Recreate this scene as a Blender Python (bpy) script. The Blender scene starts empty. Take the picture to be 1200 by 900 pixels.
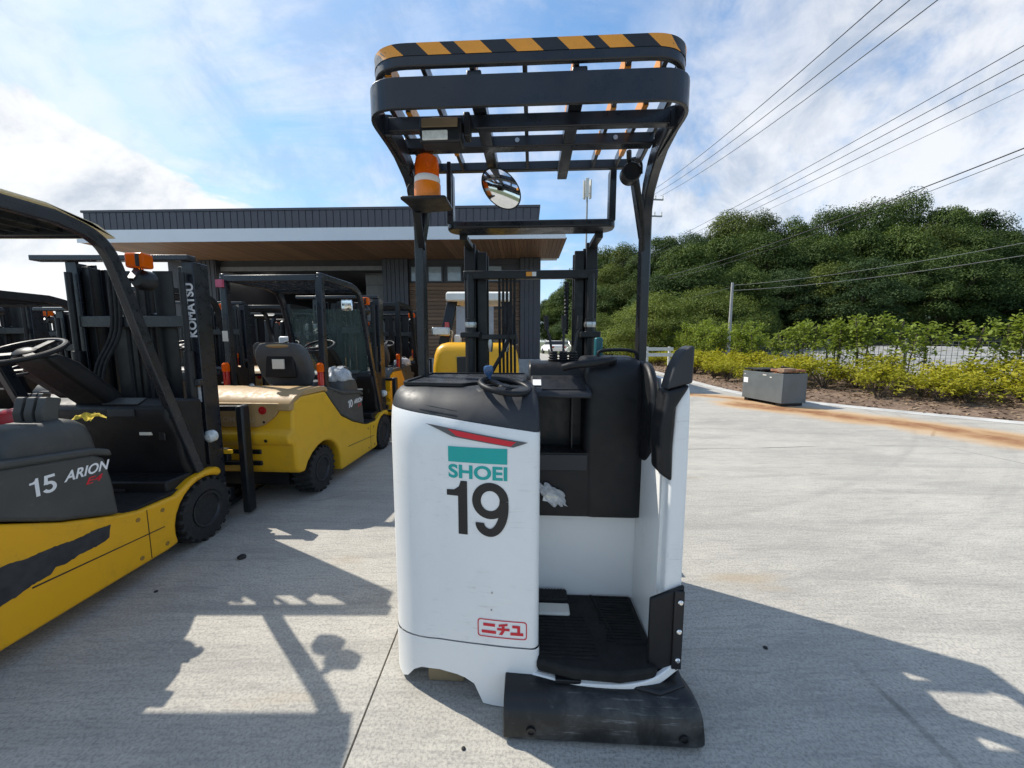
import bpy, bmesh, math, random
import numpy as np
from mathutils import Vector, Matrix, Euler

random.seed(7)
rng = np.random.default_rng(11)
R = math.radians
SC = bpy.context.scene
COL = SC.collection

# ------------------------------------------------------------------ camera
cam_d = bpy.data.cameras.new("camera")
cam_d.sensor_width = 36.0
cam_d.lens = 13.35
cam_d.clip_start = 0.05
cam_d.clip_end = 2000
cam = bpy.data.objects.new("camera", cam_d)
cam.location = (0, 0, 1.42)
cam.rotation_euler = (R(90 - 6.41), 0, 0)
COL.objects.link(cam)
SC.camera = cam

# ------------------------------------------------------------------ light
SUN_EL, SUN_AZ = 47.5, -61.0          # degrees; azimuth clockwise from +Y
sun_d = bpy.data.lights.new("sun", 'SUN')
sun_d.energy = 2.4
sun_d.angle = R(0.5)
sun_d.color = (1.0, 0.94, 0.84)
sun = bpy.data.objects.new("sun", sun_d)
sdir = Vector((math.sin(R(SUN_AZ)) * math.cos(R(SUN_EL)), math.cos(R(SUN_AZ)) * math.cos(R(SUN_EL)), math.sin(R(SUN_EL))))
sun.rotation_euler = sdir.to_track_quat('Z', 'Y').to_euler()
sun.location = (-20, 20, 30)
COL.objects.link(sun)

world = bpy.data.worlds.new("World")
SC.world = world
world.use_nodes = True
SC.view_settings.view_transform = 'Standard'
SC.view_settings.look = 'None'
SC.view_settings.exposure = 1.25
SC.view_settings.gamma = 1.0


class NT:
    """small node-tree helper"""
    def __init__(self, tree):
        self.t = tree
        self.t.nodes.clear()

    def n(self, typ, **kw):
        nd = self.t.nodes.new(typ)
        ins = kw.pop('ins', {})
        for k, v in kw.items():
            setattr(nd, k, v)
        for k, v in ins.items():
            if isinstance(v, bpy.types.NodeSocket):
                self.t.links.new(v, nd.inputs[k])
            else:
                nd.inputs[k].default_value = v
        return nd

    def math(self, op, a, b=None, clamp=False):
        nd = self.n('ShaderNodeMath', operation=op, use_clamp=clamp, ins={0: a})
        if b is not None:
            if isinstance(b, bpy.types.NodeSocket):
                self.t.links.new(b, nd.inputs[1])
            else:
                nd.inputs[1].default_value = b
        return nd.outputs[0]

    def ramp(self, fac, stops):
        nd = self.n('ShaderNodeValToRGB', ins={0: fac})
        e = nd.color_ramp.elements
        while len(e) < len(stops):
            e.new(0.5)
        for el, (p, c) in zip(e, stops):
            el.position = p
            el.color = c if len(c) == 4 else (*c, 1)
        return nd.outputs[0]

    def maprange(self, v, a, b, c=0.0, d=1.0):
        nd = self.n('ShaderNodeMapRange', interpolation_type='SMOOTHSTEP', ins={0: v, 1: a, 2: b, 3: c, 4: d})
        return nd.outputs[0]

    def mix(self, f, a, b, blend='MIX'):
        nd = self.n('ShaderNodeMix', data_type='RGBA', blend_type=blend)
        for k, v in ((0, f), (6, a), (7, b)):
            if isinstance(v, bpy.types.NodeSocket):
                self.t.links.new(v, nd.inputs[k])
            else:
                nd.inputs[k].default_value = v if k == 0 or len(v) == 4 else (*v, 1)
        return nd.outputs[2]

    def noise(self, vec, scale, detail=4, rough=0.55, dist=0.0):
        return self.n('ShaderNodeTexNoise', ins={'Vector': vec, 'Scale': scale, 'Detail': detail, 'Roughness': rough, 'Distortion': dist}).outputs[0]


def build_sky():
    s = NT(world.node_tree)
    sky = s.n('ShaderNodeTexSky', sky_type='NISHITA', sun_disc=False, sun_elevation=R(SUN_EL), sun_rotation=R(SUN_AZ),
              altitude=50.0, air_density=1.0, dust_density=0.5, ozone_density=2.0)
    tc = s.n('ShaderNodeTexCoord').outputs['Generated']
    sep = s.n('ShaderNodeSeparateXYZ', ins={0: tc})
    x, y, z = sep.outputs
    zz = s.math('ADD', s.math('MAXIMUM', z, 0.0), 0.22)
    u = s.math('DIVIDE', x, zz)
    v = s.math('DIVIDE', y, zz)
    plane = s.n('ShaderNodeCombineXYZ', ins={0: u, 1: v, 2: 0.0}).outputs[0]
    # high thin veil
    st = s.n('ShaderNodeMapping', ins={0: plane, 2: (0, 0, R(35)), 3: (0.55, 1.5, 1)}).outputs[0]
    n1 = s.noise(st, 1.5, 9, 0.62, 0.5)
    # broad cloud decks
    n2 = s.noise(s.n('ShaderNodeMapping', ins={0: plane, 1: (3.1, 0.4, 0)}).outputs[0], 1.15, 10, 0.58, 0.25)
    veil = s.maprange(n1, 0.36, 0.68)
    deck = s.maprange(n2, 0.46, 0.63)

    def blob(dx, dy, dz, rad, soft):
        d = Vector((dx, dy, dz)).normalized()
        dot = s.n('ShaderNodeVectorMath', operation='DOT_PRODUCT', ins={0: tc, 1: tuple(d)}).outputs['Value']
        ang = s.math('ARCCOSINE', dot)
        wob = s.math('MULTIPLY', s.math('SUBTRACT', n2, 0.5), 0.55)
        return s.maprange(s.math('ADD', ang, wob), R(rad), R(rad - soft))
    fine = s.noise(tc, 7.0, 9, 0.6, 0.2)
    right_bank = s.math('MULTIPLY', blob(0.72, 0.9, 0.34, 31, 20), s.maprange(fine, 0.24, 0.54))
    left_bank = s.math('MULTIPLY', blob(-1.25, 1.0, 0.27, 17, 3), s.maprange(fine, 0.20, 0.36))
    glow_veil = s.math('MULTIPLY', blob(-0.55, 0.9, 0.85, 40, 36), s.maprange(n1, 0.30, 0.60))
    low = s.maprange(z, 0.42, 0.06)
    m = s.math('MAXIMUM', s.math('MULTIPLY', veil, 0.30), s.math('MULTIPLY', deck, 0.55))
    m = s.math('MAXIMUM', m, s.math('MULTIPLY', right_bank, 0.78))
    m = s.math('MAXIMUM', m, s.math('MULTIPLY', left_bank, 0.95))
    m = s.math('MAXIMUM', m, s.math('MULTIPLY', glow_veil, 0.55))
    m = s.math('MAXIMUM', m, s.math('MULTIPLY', low, 0.20))
    body = s.maprange(s.noise(tc, 5.5, 9, 0.62, 0.4), 0.34, 0.62)
    cl = s.mix(body, (2.7, 3.05, 3.6), (6.0, 6.05, 6.1))
    base = s.mix(1.0, sky.outputs[0], (0.62, 0.88, 1.10), 'MULTIPLY')
    c = s.mix(m, base, cl)
    # soft shoulder so that the bright haze near the sun keeps its tone
    num = s.n('ShaderNodeVectorMath', operation='MULTIPLY', ins={0: c, 1: (14.0, 14.0, 14.0)}).outputs[0]
    den = s.n('ShaderNodeVectorMath', operation='ADD', ins={0: c, 1: (11.5, 11.5, 11.5)}).outputs[0]
    c = s.n('ShaderNodeVectorMath', operation='DIVIDE', ins={0: num, 1: den}).outputs[0]
    bg = s.n('ShaderNodeBackground', ins={0: c, 1: 0.092})
    out = s.n('ShaderNodeOutputWorld')
    s.t.links.new(bg.outputs[0], out.inputs[0])


build_sky()

# ------------------------------------------------------------------ materials
MATS = {}


def mat(name, col, rough=0.5, metal=0.0, var=0.12, scale=6.0, bump=0.0, bscale=60.0, coat=0.0, dirt=0.0, dirtcol=(0.12, 0.10, 0.08), spec=0.5):
    if name in MATS:
        return MATS[name]
    m = bpy.data.materials.new(name)
    m.use_nodes = True
    s = NT(m.node_tree)
    tc = s.n('ShaderNodeTexCoord').outputs['Object']
    n = s.noise(tc, scale, 6, 0.6)
    lo = tuple(max(0, c * (1 - var)) for c in col)
    hi = tuple(min(1, c * (1 + var)) for c in col)
    c = s.mix(s.maprange(n, 0.3, 0.7), lo, hi)
    if dirt:
        d = s.maprange(s.noise(tc, scale * 2.7, 8, 0.7, 0.6), 0.52, 0.75)
        c = s.mix(s.math('MULTIPLY', d, dirt), c, dirtcol)
    r = s.maprange(s.noise(tc, scale * 4, 5, 0.6), 0.3, 0.7, max(0.02, rough - 0.08), min(1, rough + 0.1))
    b = s.n('ShaderNodeBsdfPrincipled', ins={'Base Color': c, 'Roughness': r, 'Metallic': metal, 'Coat Weight': coat, 'Specular IOR Level': spec})
    if bump:
        bn = s.n('ShaderNodeBump', ins={'Strength': bump, 'Distance': 0.004, 'Height': s.noise(tc, bscale, 4, 0.6)})
        s.t.links.new(bn.outputs[0], b.inputs['Normal'])
    o = s.n('ShaderNodeOutputMaterial')
    s.t.links.new(b.outputs[0], o.inputs[0])
    MATS[name] = m
    return m


def emis(name, col, strength):
    m = mat(name, col, 0.4)
    b = [n for n in m.node_tree.nodes if n.type == 'BSDF_PRINCIPLED'][0]
    b.inputs['Emission Color'].default_value = (*col, 1)
    b.inputs['Emission Strength'].default_value = strength
    return m


def glassy(name, col, rough, trans, alpha=1.0):
    m = mat(name, col, rough)
    b = [n for n in m.node_tree.nodes if n.type == 'BSDF_PRINCIPLED'][0]
    b.inputs['Transmission Weight'].default_value = trans
    b.inputs['IOR'].default_value = 1.2
    b.inputs['Alpha'].default_value = alpha
    return m


M_WHITE = mat('white_paint', (0.74, 0.76, 0.76), 0.36, var=0.035, scale=3, coat=0.25, dirt=0.10, dirtcol=(0.40, 0.40, 0.38))
M_BLACKP = mat('black_plastic', (0.0105, 0.011, 0.0125), 0.46, var=0.25, scale=8, bump=0.06, bscale=400, spec=0.32, dirt=0.10, dirtcol=(0.035, 0.033, 0.031))
M_LID = mat('charcoal_plastic', (0.027, 0.029, 0.033), 0.50, var=0.2, scale=5, bump=0.05, bscale=500, dirt=0.12, dirtcol=(0.07, 0.07, 0.07), spec=0.4)
M_BLACKM = mat('black_steel', (0.0105, 0.0115, 0.0135), 0.38, var=0.25, scale=7, dirt=0.1, dirtcol=(0.035, 0.033, 0.031), spec=0.4)
M_GUARD = mat('navy_black_steel', (0.0125, 0.0155, 0.021), 0.32, var=0.2, scale=5, coat=0.12, spec=0.45, dirt=0.08, dirtcol=(0.05, 0.048, 0.045))
M_RUBBER = mat('rubber', (0.014, 0.014, 0.0145), 0.78, var=0.3, scale=14, bump=0.3, bscale=90, dirt=0.35, dirtcol=(0.085, 0.08, 0.072))
M_BUMPER = None
M_MATF = mat('floor_rubber', (0.012, 0.012, 0.012), 0.72, var=0.3, scale=18, dirt=0.22, dirtcol=(0.05, 0.046, 0.04), spec=0.3)
M_YEL = mat('yellow_paint', (0.62, 0.325, 0.012), 0.42, var=0.08, scale=4, coat=0.15, dirt=0.22, dirtcol=(0.24, 0.15, 0.035))
M_YEL2 = mat('pale_yellow_paint', (0.64, 0.40, 0.05), 0.45, var=0.10, scale=4, dirt=0.3, dirtcol=(0.26, 0.17, 0.06))
M_ORYEL = mat('orange_yellow_paint', (0.62, 0.29, 0.06), 0.45, var=0.1, scale=4, dirt=0.2)
M_TAUPE = mat('taupe_plastic', (0.39, 0.245, 0.100), 0.55, var=0.08, scale=5, dirt=0.2, dirtcol=(0.26, 0.17, 0.10))
M_HOOD = mat('dark_grey_plastic', (0.056, 0.058, 0.055), 0.55, var=0.15, scale=6, bump=0.1, bscale=350, dirt=0.3, dirtcol=(0.13, 0.12, 0.11))
M_RED = mat('red_paint', (0.42, 0.025, 0.030), 0.4, var=0.15, scale=5, dirt=0.2)
M_WHITE2 = mat('off_white_paint', (0.66, 0.64, 0.58), 0.5, var=0.06, scale=4, dirt=0.25, dirtcol=(0.35, 0.30, 0.22))
M_STEEL = mat('steel', (0.42, 0.42, 0.41), 0.30, 0.9, var=0.2, scale=9)
M_RIM = mat('rim_black', (0.022, 0.022, 0.024), 0.34, var=0.2, scale=12)
M_CHROME = mat('bright_steel', (0.8, 0.8, 0.8), 0.12, 1.0, var=0.05)
M_MIRROR = mat('mirror_glass', (0.86, 0.87, 0.88), 0.02, 1.0, var=0.0)
M_ORANGE = mat('hazard_orange', (0.76, 0.30, 0.022), 0.38, var=0.07, scale=9, dirt=0.15)
M_TAPEK = mat('hazard_black', (0.012, 0.012, 0.013), 0.4, var=0.2, scale=9)
M_AMBER = glassy('amber_lens', (0.92, 0.15, 0.006), 0.18, 0.30)
M_REDL = mat('red_lens', (0.42, 0.012, 0.012), 0.2, var=0.12, coat=0.5)
M_CLEAR = mat('lamp_lens', (0.62, 0.64, 0.62), 0.12, var=0.12, scale=60, coat=0.6)
M_GLASS = glassy('window_film', (0.30, 0.46, 0.43), 0.05, 0.7, 0.5)
M_TEAL = mat('teal_print', (0.0, 0.36, 0.33), 0.4, var=0.02)
M_INK = mat('black_print', (0.010, 0.010, 0.011), 0.4, var=0.05)
M_REDP = mat('red_print', (0.60, 0.010, 0.028), 0.35, var=0.04)
M_GREYP = mat('dark_grey_print', (0.085, 0.09, 0.095), 0.35, var=0.05)
M_WHITEP = mat('white_print', (0.80, 0.80, 0.80), 0.4, var=0.03)
M_CREAM = mat('paper_label', (0.74, 0.70, 0.60), 0.6, var=0.05)
M_BLUEK = mat('blue_knob', (0.03, 0.085, 0.20), 0.25, var=0.08, coat=0.4)
M_SEAT = mat('seat_vinyl', (0.075, 0.078, 0.08), 0.6, var=0.15, scale=9, bump=0.1, bscale=200, dirt=0.15)
M_PLASTICBAG = glassy('plastic_bag', (0.80, 0.81, 0.82), 0.28, 0.30, 0.72)
M_BROWN = mat('brown_steel', (0.20, 0.15, 0.085), 0.6, var=0.25, dirt=0.3)
M_BATT = mat('grey_steel_box', (0.115, 0.130, 0.135), 0.48, var=0.10, scale=3, dirt=0.20, dirtcol=(0.06, 0.06, 0.06))
M_RUST = mat('rusty_steel', (0.26, 0.12, 0.06), 0.85, var=0.5, scale=14, dirt=0.5, dirtcol=(0.06, 0.035, 0.02))
M_CLAD = mat('dark_cladding', (0.050, 0.049, 0.058), 0.45, var=0.10, scale=2)
M_FASCIA = mat('white_fascia', (0.66, 0.70, 0.74), 0.4, var=0.03, scale=1)
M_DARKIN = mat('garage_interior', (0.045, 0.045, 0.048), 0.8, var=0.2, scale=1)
M_SHUT = mat('shutter_grey', (0.17, 0.17, 0.17), 0.5, var=0.1)
M_PLINTH = mat('plinth_concrete', (0.36, 0.36, 0.35), 0.85, var=0.15, scale=5)
M_POLE = mat('pole_concrete', (0.34, 0.34, 0.33), 0.8, var=0.12, scale=3)
M_WIRE = mat('wire_black', (0.02, 0.02, 0.02), 0.6)
M_WIREG = mat('wire_grey', (0.13, 0.135, 0.135), 0.6)
M_FENCE = mat('fence_wire', (0.16, 0.17, 0.16), 0.6)
M_BARK = mat('bark', (0.085, 0.065, 0.048), 0.9, var=0.3, scale=9, bump=0.5, bscale=30)


def wood_mat(name, a, b):
    m = bpy.data.materials.new(name)
    m.use_nodes = True
    s = NT(m.node_tree)
    tc = s.n('ShaderNodeTexCoord').outputs['Object']
    st = s.n('ShaderNodeMapping', ins={0: tc, 3: (0.5, 14, 14)}).outputs[0]
    n = s.noise(st, 2.2, 6, 0.65, 0.3)
    rnd = s.n('ShaderNodeObjectInfo').outputs['Random']
    c = s.mix(s.maprange(n, 0.3, 0.7), a, b)
    c = s.mix(s.math('MULTIPLY', rnd, 0.55), c, tuple(v * 0.5 for v in a))
    bs = s.n('ShaderNodeBsdfPrincipled', ins={'Base Color': c, 'Roughness': 0.6})
    o = s.n('ShaderNodeOutputMaterial')
    s.t.links.new(bs.outputs[0], o.inputs[0])
    return m


M_WOOD = wood_mat('cedar_siding', (0.17, 0.095, 0.055), (0.32, 0.19, 0.11))
M_SOFFIT = wood_mat('cedar_soffit', (0.20, 0.105, 0.05), (0.36, 0.20, 0.10))


def sheet_mat(name, col):
    m = bpy.data.materials.new(name)
    m.use_nodes = True
    s = NT(m.node_tree)
    tc = s.n('ShaderNodeTexCoord').outputs['Object']
    c = s.mix(s.maprange(s.noise(tc, 5, 5, 0.6), 0.3, 0.7), col, tuple(v * 0.85 for v in col))
    d = s.n('ShaderNodeBsdfPrincipled', ins={'Base Color': c, 'Roughness': 0.45})
    t = s.n('ShaderNodeBsdfTranslucent', ins={0: c})
    mx = s.n('ShaderNodeMixShader', ins={0: 0.45, 1: d.outputs[0], 2: t.outputs[0]})
    o = s.n('ShaderNodeOutputMaterial')
    s.t.links.new(mx.outputs[0], o.inputs[0])
    return m


M_SHEET = sheet_mat('cream_roof_sheet', (0.72, 0.66, 0.50))


def leaf_mat(name, a, b, trans=0.35):
    m = bpy.data.materials.new(name)
    m.use_nodes = True
    s = NT(m.node_tree)
    att = s.n('ShaderNodeAttribute', attribute_name='tone').outputs['Fac']
    rnd = s.n('ShaderNodeObjectInfo').outputs['Random']
    f = s.math('ADD', s.math('MULTIPLY', att, 0.62), s.math('MULTIPLY', rnd, 0.42), clamp=True)
    c = s.mix(f, a, b)
    d = s.n('ShaderNodeBsdfPrincipled', ins={'Base Color': c, 'Roughness': 0.7, 'Specular IOR Level': 0.18})
    t = s.n('ShaderNodeBsdfTranslucent', ins={0: s.mix(1.0, c, (1.25, 1.3, 0.6), 'MULTIPLY')})
    mx = s.n('ShaderNodeMixShader', ins={0: trans, 1: d.outputs[0], 2: t.outputs[0]})
    o = s.n('ShaderNodeOutputMaterial')
    s.t.links.new(mx.outputs[0], o.inputs[0])
    return m


M_LEAF_FOREST = leaf_mat('forest_leaves', (0.026, 0.052, 0.017), (0.115, 0.160, 0.036), 0.16)
M_LEAF_OLIVE = leaf_mat('olive_leaves', (0.045, 0.068, 0.018), (0.155, 0.185, 0.040), 0.18)
M_LEAF_DARK = leaf_mat('dark_leaves', (0.018, 0.040, 0.018), (0.075, 0.118, 0.038), 0.14)
M_LEAF_LIGHT = leaf_mat('bright_leaves', (0.085, 0.125, 0.032), (0.18, 0.215, 0.050), 0.26)
M_LEAF_HEDGE = leaf_mat('hedge_leaves', (0.13, 0.185, 0.035), (0.28, 0.33, 0.065), 0.34)
M_LEAF_SHRUB = leaf_mat('shrub_leaves', (0.20, 0.21, 0.022), (0.46, 0.41, 0.04), 0.34)
M_LITTER = leaf_mat('dry_litter', (0.14, 0.085, 0.05), (0.36, 0.27, 0.18), 0.0)


def scuffed(name, col, scuff, rough, amount, fine_amount):
    """paint or moulded plastic with stretched scratches, rubbed patches and dust"""
    m = bpy.data.materials.new(name)
    m.use_nodes = True
    s = NT(m.node_tree)
    tc = s.n('ShaderNodeTexCoord').outputs['Object']
    sc = None
    for rot, scl in (((0.3, 0.2, 0.5), (3, 60, 60)), ((0.1, 0.9, -0.4), (4, 70, 70)), ((1.1, 0.3, 1.2), (3, 55, 55))):
        st = s.n('ShaderNodeMapping', ins={0: tc, 2: rot, 3: scl}).outputs[0]
        q = s.maprange(s.noise(st, 1.4, 3, 0.6), 0.60, 0.70)
        sc = q if sc is None else s.math('MAXIMUM', sc, q)
    patch = s.maprange(s.noise(tc, 4.5, 7, 0.68, 0.5), 0.46, 0.70)
    fine = s.maprange(s.noise(tc, 40, 6, 0.75), 0.50, 0.70)
    f = s.math('MAXIMUM', s.math('MULTIPLY', s.math('MULTIPLY', sc, patch), amount), s.math('MULTIPLY', s.math('MULTIPLY', fine, patch), fine_amount))
    f = s.math('MAXIMUM', f, s.math('MULTIPLY', patch, fine_amount * 0.5))
    c = s.mix(f, col, scuff)
    r = s.math('ADD', s.math('MULTIPLY', patch, 0.14), rough)
    b = s.n('ShaderNodeBsdfPrincipled', ins={'Base Color': c, 'Roughness': r, 'Specular IOR Level': 0.42})
    bn = s.n('ShaderNodeBump', ins={'Strength': 0.18, 'Distance': 0.003, 'Height': s.math('SUBTRACT', s.noise(tc, 9, 4, 0.6), s.math('MULTIPLY', sc, 0.3))})
    s.t.links.new(bn.outputs[0], b.inputs['Normal'])
    o = s.n('ShaderNodeOutputMaterial')
    s.t.links.new(b.outputs[0], o.inputs[0])
    return m


M_BUMPER = scuffed('scuffed_bumper', (0.011, 0.0115, 0.012), (0.17, 0.166, 0.155), 0.34, 1.0, 0.55)
M_WHITE = scuffed('white_paint', (0.80, 0.80, 0.78), (0.46, 0.455, 0.43), 0.32, 0.5, 0.16)
M_YEL = scuffed('yellow_paint', (0.76, 0.385, 0.006), (0.30, 0.18, 0.04), 0.36, 0.75, 0.34)
M_YEL2 = scuffed('pale_yellow_paint', (0.74, 0.41, 0.016), (0.32, 0.20, 0.05), 0.40, 0.8, 0.42)

# ------------------------------------------------------------------ mesh builder
SMOOTH_ANGLE = R(38)


class MB:
    def __init__(self):
        self.v = []
        self.f = []

    def add(self, verts, faces):
        o = len(self.v)
        self.v += [tuple(p) for p in verts]
        self.f += [tuple(i + o for i in fc) for fc in faces]
        return self

    def box(self, x0, x1, y0, y1, z0, z1, M=None):
        vs = [Vector((x, y, z)) for z in (z0, z1) for y in (y0, y1) for x in (x0, x1)]
        if M is not None:
            vs = [M @ p for p in vs]
        return self.add(vs, [(0, 2, 3, 1), (4, 5, 7, 6), (0, 1, 5, 4), (2, 6, 7, 3), (0, 4, 6, 2), (1, 3, 7, 5)])

    def bar(self, p, q, w, h, up=(0, 0, 1)):
        p, q = Vector(p), Vector(q)
        d = (q - p).normalized()
        up = Vector(up)
        if abs(d.dot(up)) > 0.97:
            up = Vector((0, 1, 0))
        s = d.cross(up).normalized()
        u = s.cross(d).normalized()
        vs = []
        for c in (p, q):
            for a, b in ((-1, -1), (1, -1), (1, 1), (-1, 1)):
                vs.append(c + s * (a * w / 2) + u * (b * h / 2))
        return self.add(vs, [(0, 1, 2, 3), (7, 6, 5, 4), (0, 4, 5, 1), (1, 5, 6, 2), (2, 6, 7, 3), (3, 7, 4, 0)])

    def sweep(self, pts, prof, up=(0, 0, 1), closed=False, caps=True):
        """prof: 2-D loop (side, up) swept along pts"""
        pts = [Vector(p) for p in pts]
        n, k = len(pts), len(prof)
        up = Vector(up)
        vs = []
        prev = None
        for i, p in enumerate(pts):
            a = pts[(i - 1) % n] if (closed or i > 0) else p
            b = pts[(i + 1) % n] if (closed or i < n - 1) else p
            d = (b - a).normalized()
            if prev is None:
                u0 = up if abs(d.dot(up)) < 0.97 else Vector((0, 1, 0))
                s = d.cross(u0).normalized()
            else:
                s = prev - d * prev.dot(d)
                s.normalize()
            prev = s
            u = s.cross(d).normalized()
            for (x, y) in prof:
                vs.append(p + s * x + u * y)
        fs = []
        m = n if closed else n - 1
        for i in range(m):
            j = (i + 1) % n
            for q in range(k):
                r = (q + 1) % k
                fs.append((i * k + q, i * k + r, j * k + r, j * k + q))
        if caps and not closed:
            fs.append(tuple(range(k))[::-1])
            fs.append(tuple((n - 1) * k + q for q in range(k)))
        return self.add(vs, fs)

    def tube(self, pts, r, n=8, closed=False):
        prof = [(r * math.cos(2 * math.pi * i / n), r * math.sin(2 * math.pi * i / n)) for i in range(n)]
        return self.sweep(pts, prof, closed=closed)

    def rect_tube(self, pts, w, h, up=(0, 0, 1), closed=False):
        return self.sweep(pts, [(-w / 2, -h / 2), (w / 2, -h / 2), (w / 2, h / 2), (-w / 2, h / 2)], up, closed)

    def lathe(self, prof, M=None, n=24, caps=True):
        """prof: (radius, z) list, about local z"""
        vs, fs = [], []
        k = len(prof)
        for i in range(n):
            a = 2 * math.pi * i / n
            for r, z in prof:
                p = Vector((r * math.cos(a), r * math.sin(a), z))
                vs.append(M @ p if M is not None else p)
        for i in range(n):
            j = (i + 1) % n
            for q in range(k - 1):
                fs.append((i * k + q, j * k + q, j * k + q + 1, i * k + q + 1))
        if caps:
            fs.append(tuple(i * k for i in range(n))[::-1])
            fs.append(tuple(i * k + k - 1 for i in range(n)))
        return self.add(vs, fs)

    def prism(self, poly, axis, a, b):
        n = len(poly)

        def P(u, v, w):
            return {'x': (w, u, v), 'y': (u, w, v), 'z': (u, v, w)}[axis]
        vs = [P(u, v, a) for u, v in poly] + [P(u, v, b) for u, v in poly]
        fs = [tuple(range(n)), tuple(range(2 * n - 1, n - 1, -1))]
        for i in range(n):
            j = (i + 1) % n
            fs.append((i, j, n + j, n + i))
        return self.add(vs, fs)

    def loft(self, loops, cap0=True, cap1=True):
        k = len(loops[0])
        vs = [p for lp in loops for p in lp]
        fs = []
        for i in range(len(loops) - 1):
            for q in range(k):
                r = (q + 1) % k
                fs.append((i * k + q, i * k + r, (i + 1) * k + r, (i + 1) * k + q))
        if cap0:
            fs.append(tuple(range(k))[::-1])
        if cap1:
            fs.append(tuple((len(loops) - 1) * k + q for q in range(k)))
        return self.add(vs, fs)

    def ball(self, c, rx, ry, rz, nu=14, nv=8, M=None):
        vs, fs = [], []
        c = Vector(c)
        for j in range(nv + 1):
            t = math.pi * j / nv
            for i in range(nu):
                a = 2 * math.pi * i / nu
                p = Vector((rx * math.sin(t) * math.cos(a), ry * math.sin(t) * math.sin(a), rz * math.cos(t)))
                vs.append(c + (M @ p if M is not None else p))
        for j in range(nv):
            for i in range(nu):
                k = (i + 1) % nu
                fs.append((j * nu + i, (j + 1) * nu + i, (j + 1) * nu + k, j * nu + k))
        return self.add(vs, fs)

    def build(self, name, m, parent=None, bevel=0.0, seg=2, recalc=True, smooth=True, loc=None, sharp=True):
        off = Vector(OFF) if parent is not None else Vector(loc or (0, 0, 0))
        me = bpy.data.meshes.new(name)
        bm = bmesh.new()
        bv = [bm.verts.new(Vector(p) - off) for p in self.v]
        for fc in self.f:
            try:
                bm.faces.new([bv[i] for i in fc])
            except ValueError:
                pass
        bmesh.ops.remove_doubles(bm, verts=bm.verts, dist=1e-5)
        if recalc:
            bmesh.ops.recalc_face_normals(bm, faces=bm.faces)
        bm.to_mesh(me)
        bm.free()
        me.materials.append(m)
        o = bpy.data.objects.new(name, me)
        COL.objects.link(o)
        if parent is not None:
            o.parent = parent
        else:
            o.location = off
        if bevel:
            bvm = o.modifiers.new('edge', 'BEVEL')
            bvm.width = bevel
            bvm.segments = seg
            bvm.limit_method = 'ANGLE'
            bvm.angle_limit = R(35)
            bvm.harden_normals = False
        if smooth:
            me.polygons.foreach_set('use_smooth', [True] * len(me.polygons))
            if sharp:
                me.set_sharp_from_angle(angle=SMOOTH_ANGLE)
        return o


OFF = (0, 0, 0)


def bx(*a):
    return MB().box(*a)


def thing(name, label, cat, loc=(0, 0, 0), rz=0.0, group=None):
    o = bpy.data.objects.new(name, None)
    o.empty_display_size = 0.2
    COL.objects.link(o)
    o.location = loc
    o.rotation_euler = (0, 0, rz)
    tag(o, label, cat, group)
    return o


def tag(o, label=None, cat=None, group=None, kind=None):
    for k, v in (('label', label), ('category', cat), ('group', group), ('kind', kind)):
        if v:
            o[k] = v
    return o


def copy_tree(o, parent=None):
    c = o.copy()
    COL.objects.link(c)
    if parent is not None:
        c.parent = parent
    for ch in list(o.children):
        copy_tree(ch, c)
    return c


def rounded(poly, r, n=5):
    """round every corner of a 2-D polygon"""
    out = []
    N = len(poly)
    for i in range(N):
        p0, p1, p2 = Vector(poly[i - 1]), Vector(poly[i]), Vector(poly[(i + 1) % N])
        a, b = (p0 - p1), (p2 - p1)
        rr = min(r, a.length * 0.45, b.length * 0.45)
        a, b = p1 + a.normalized() * rr, p1 + b.normalized() * rr
        for k in range(n + 1):
            t = k / n
            q = a * (1 - t) ** 2 + p1 * 2 * t * (1 - t) + b * t * t
            out.append((q.x, q.y))
    return out


def smooth_path(pts, n=6):
    """Catmull-Rom through pts"""
    P = [Vector(p) for p in pts]
    P = [P[0] * 2 - P[1]] + P + [P[-1] * 2 - P[-2]]
    out = []
    for i in range(1, len(P) - 2):
        for k in range(n):
            t = k / n
            a, b, c, d = P[i - 1], P[i], P[i + 1], P[i + 2]
            out.append(0.5 * ((2 * b) + (c - a) * t + (2 * a - 5 * b + 4 * c - d) * t * t + (3 * b - a - 3 * c + d) * t ** 3))
    out.append(P[-2])
    return out


def round_corners3(pts, r, n=6):
    """3-D polyline with rounded corners"""
    P = [Vector(p) for p in pts]
    out = [P[0]]
    for i in range(1, len(P) - 1):
        a, b = P[i - 1] - P[i], P[i + 1] - P[i]
        rr = min(r, a.length * 0.48, b.length * 0.48)
        A, B = P[i] + a.normalized() * rr, P[i] + b.normalized() * rr
        for k in range(n + 1):
            t = k / n
            out.append(A * (1 - t) ** 2 + P[i] * 2 * t * (1 - t) + B * t * t)
    out.append(P[-1])
    return out


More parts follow.
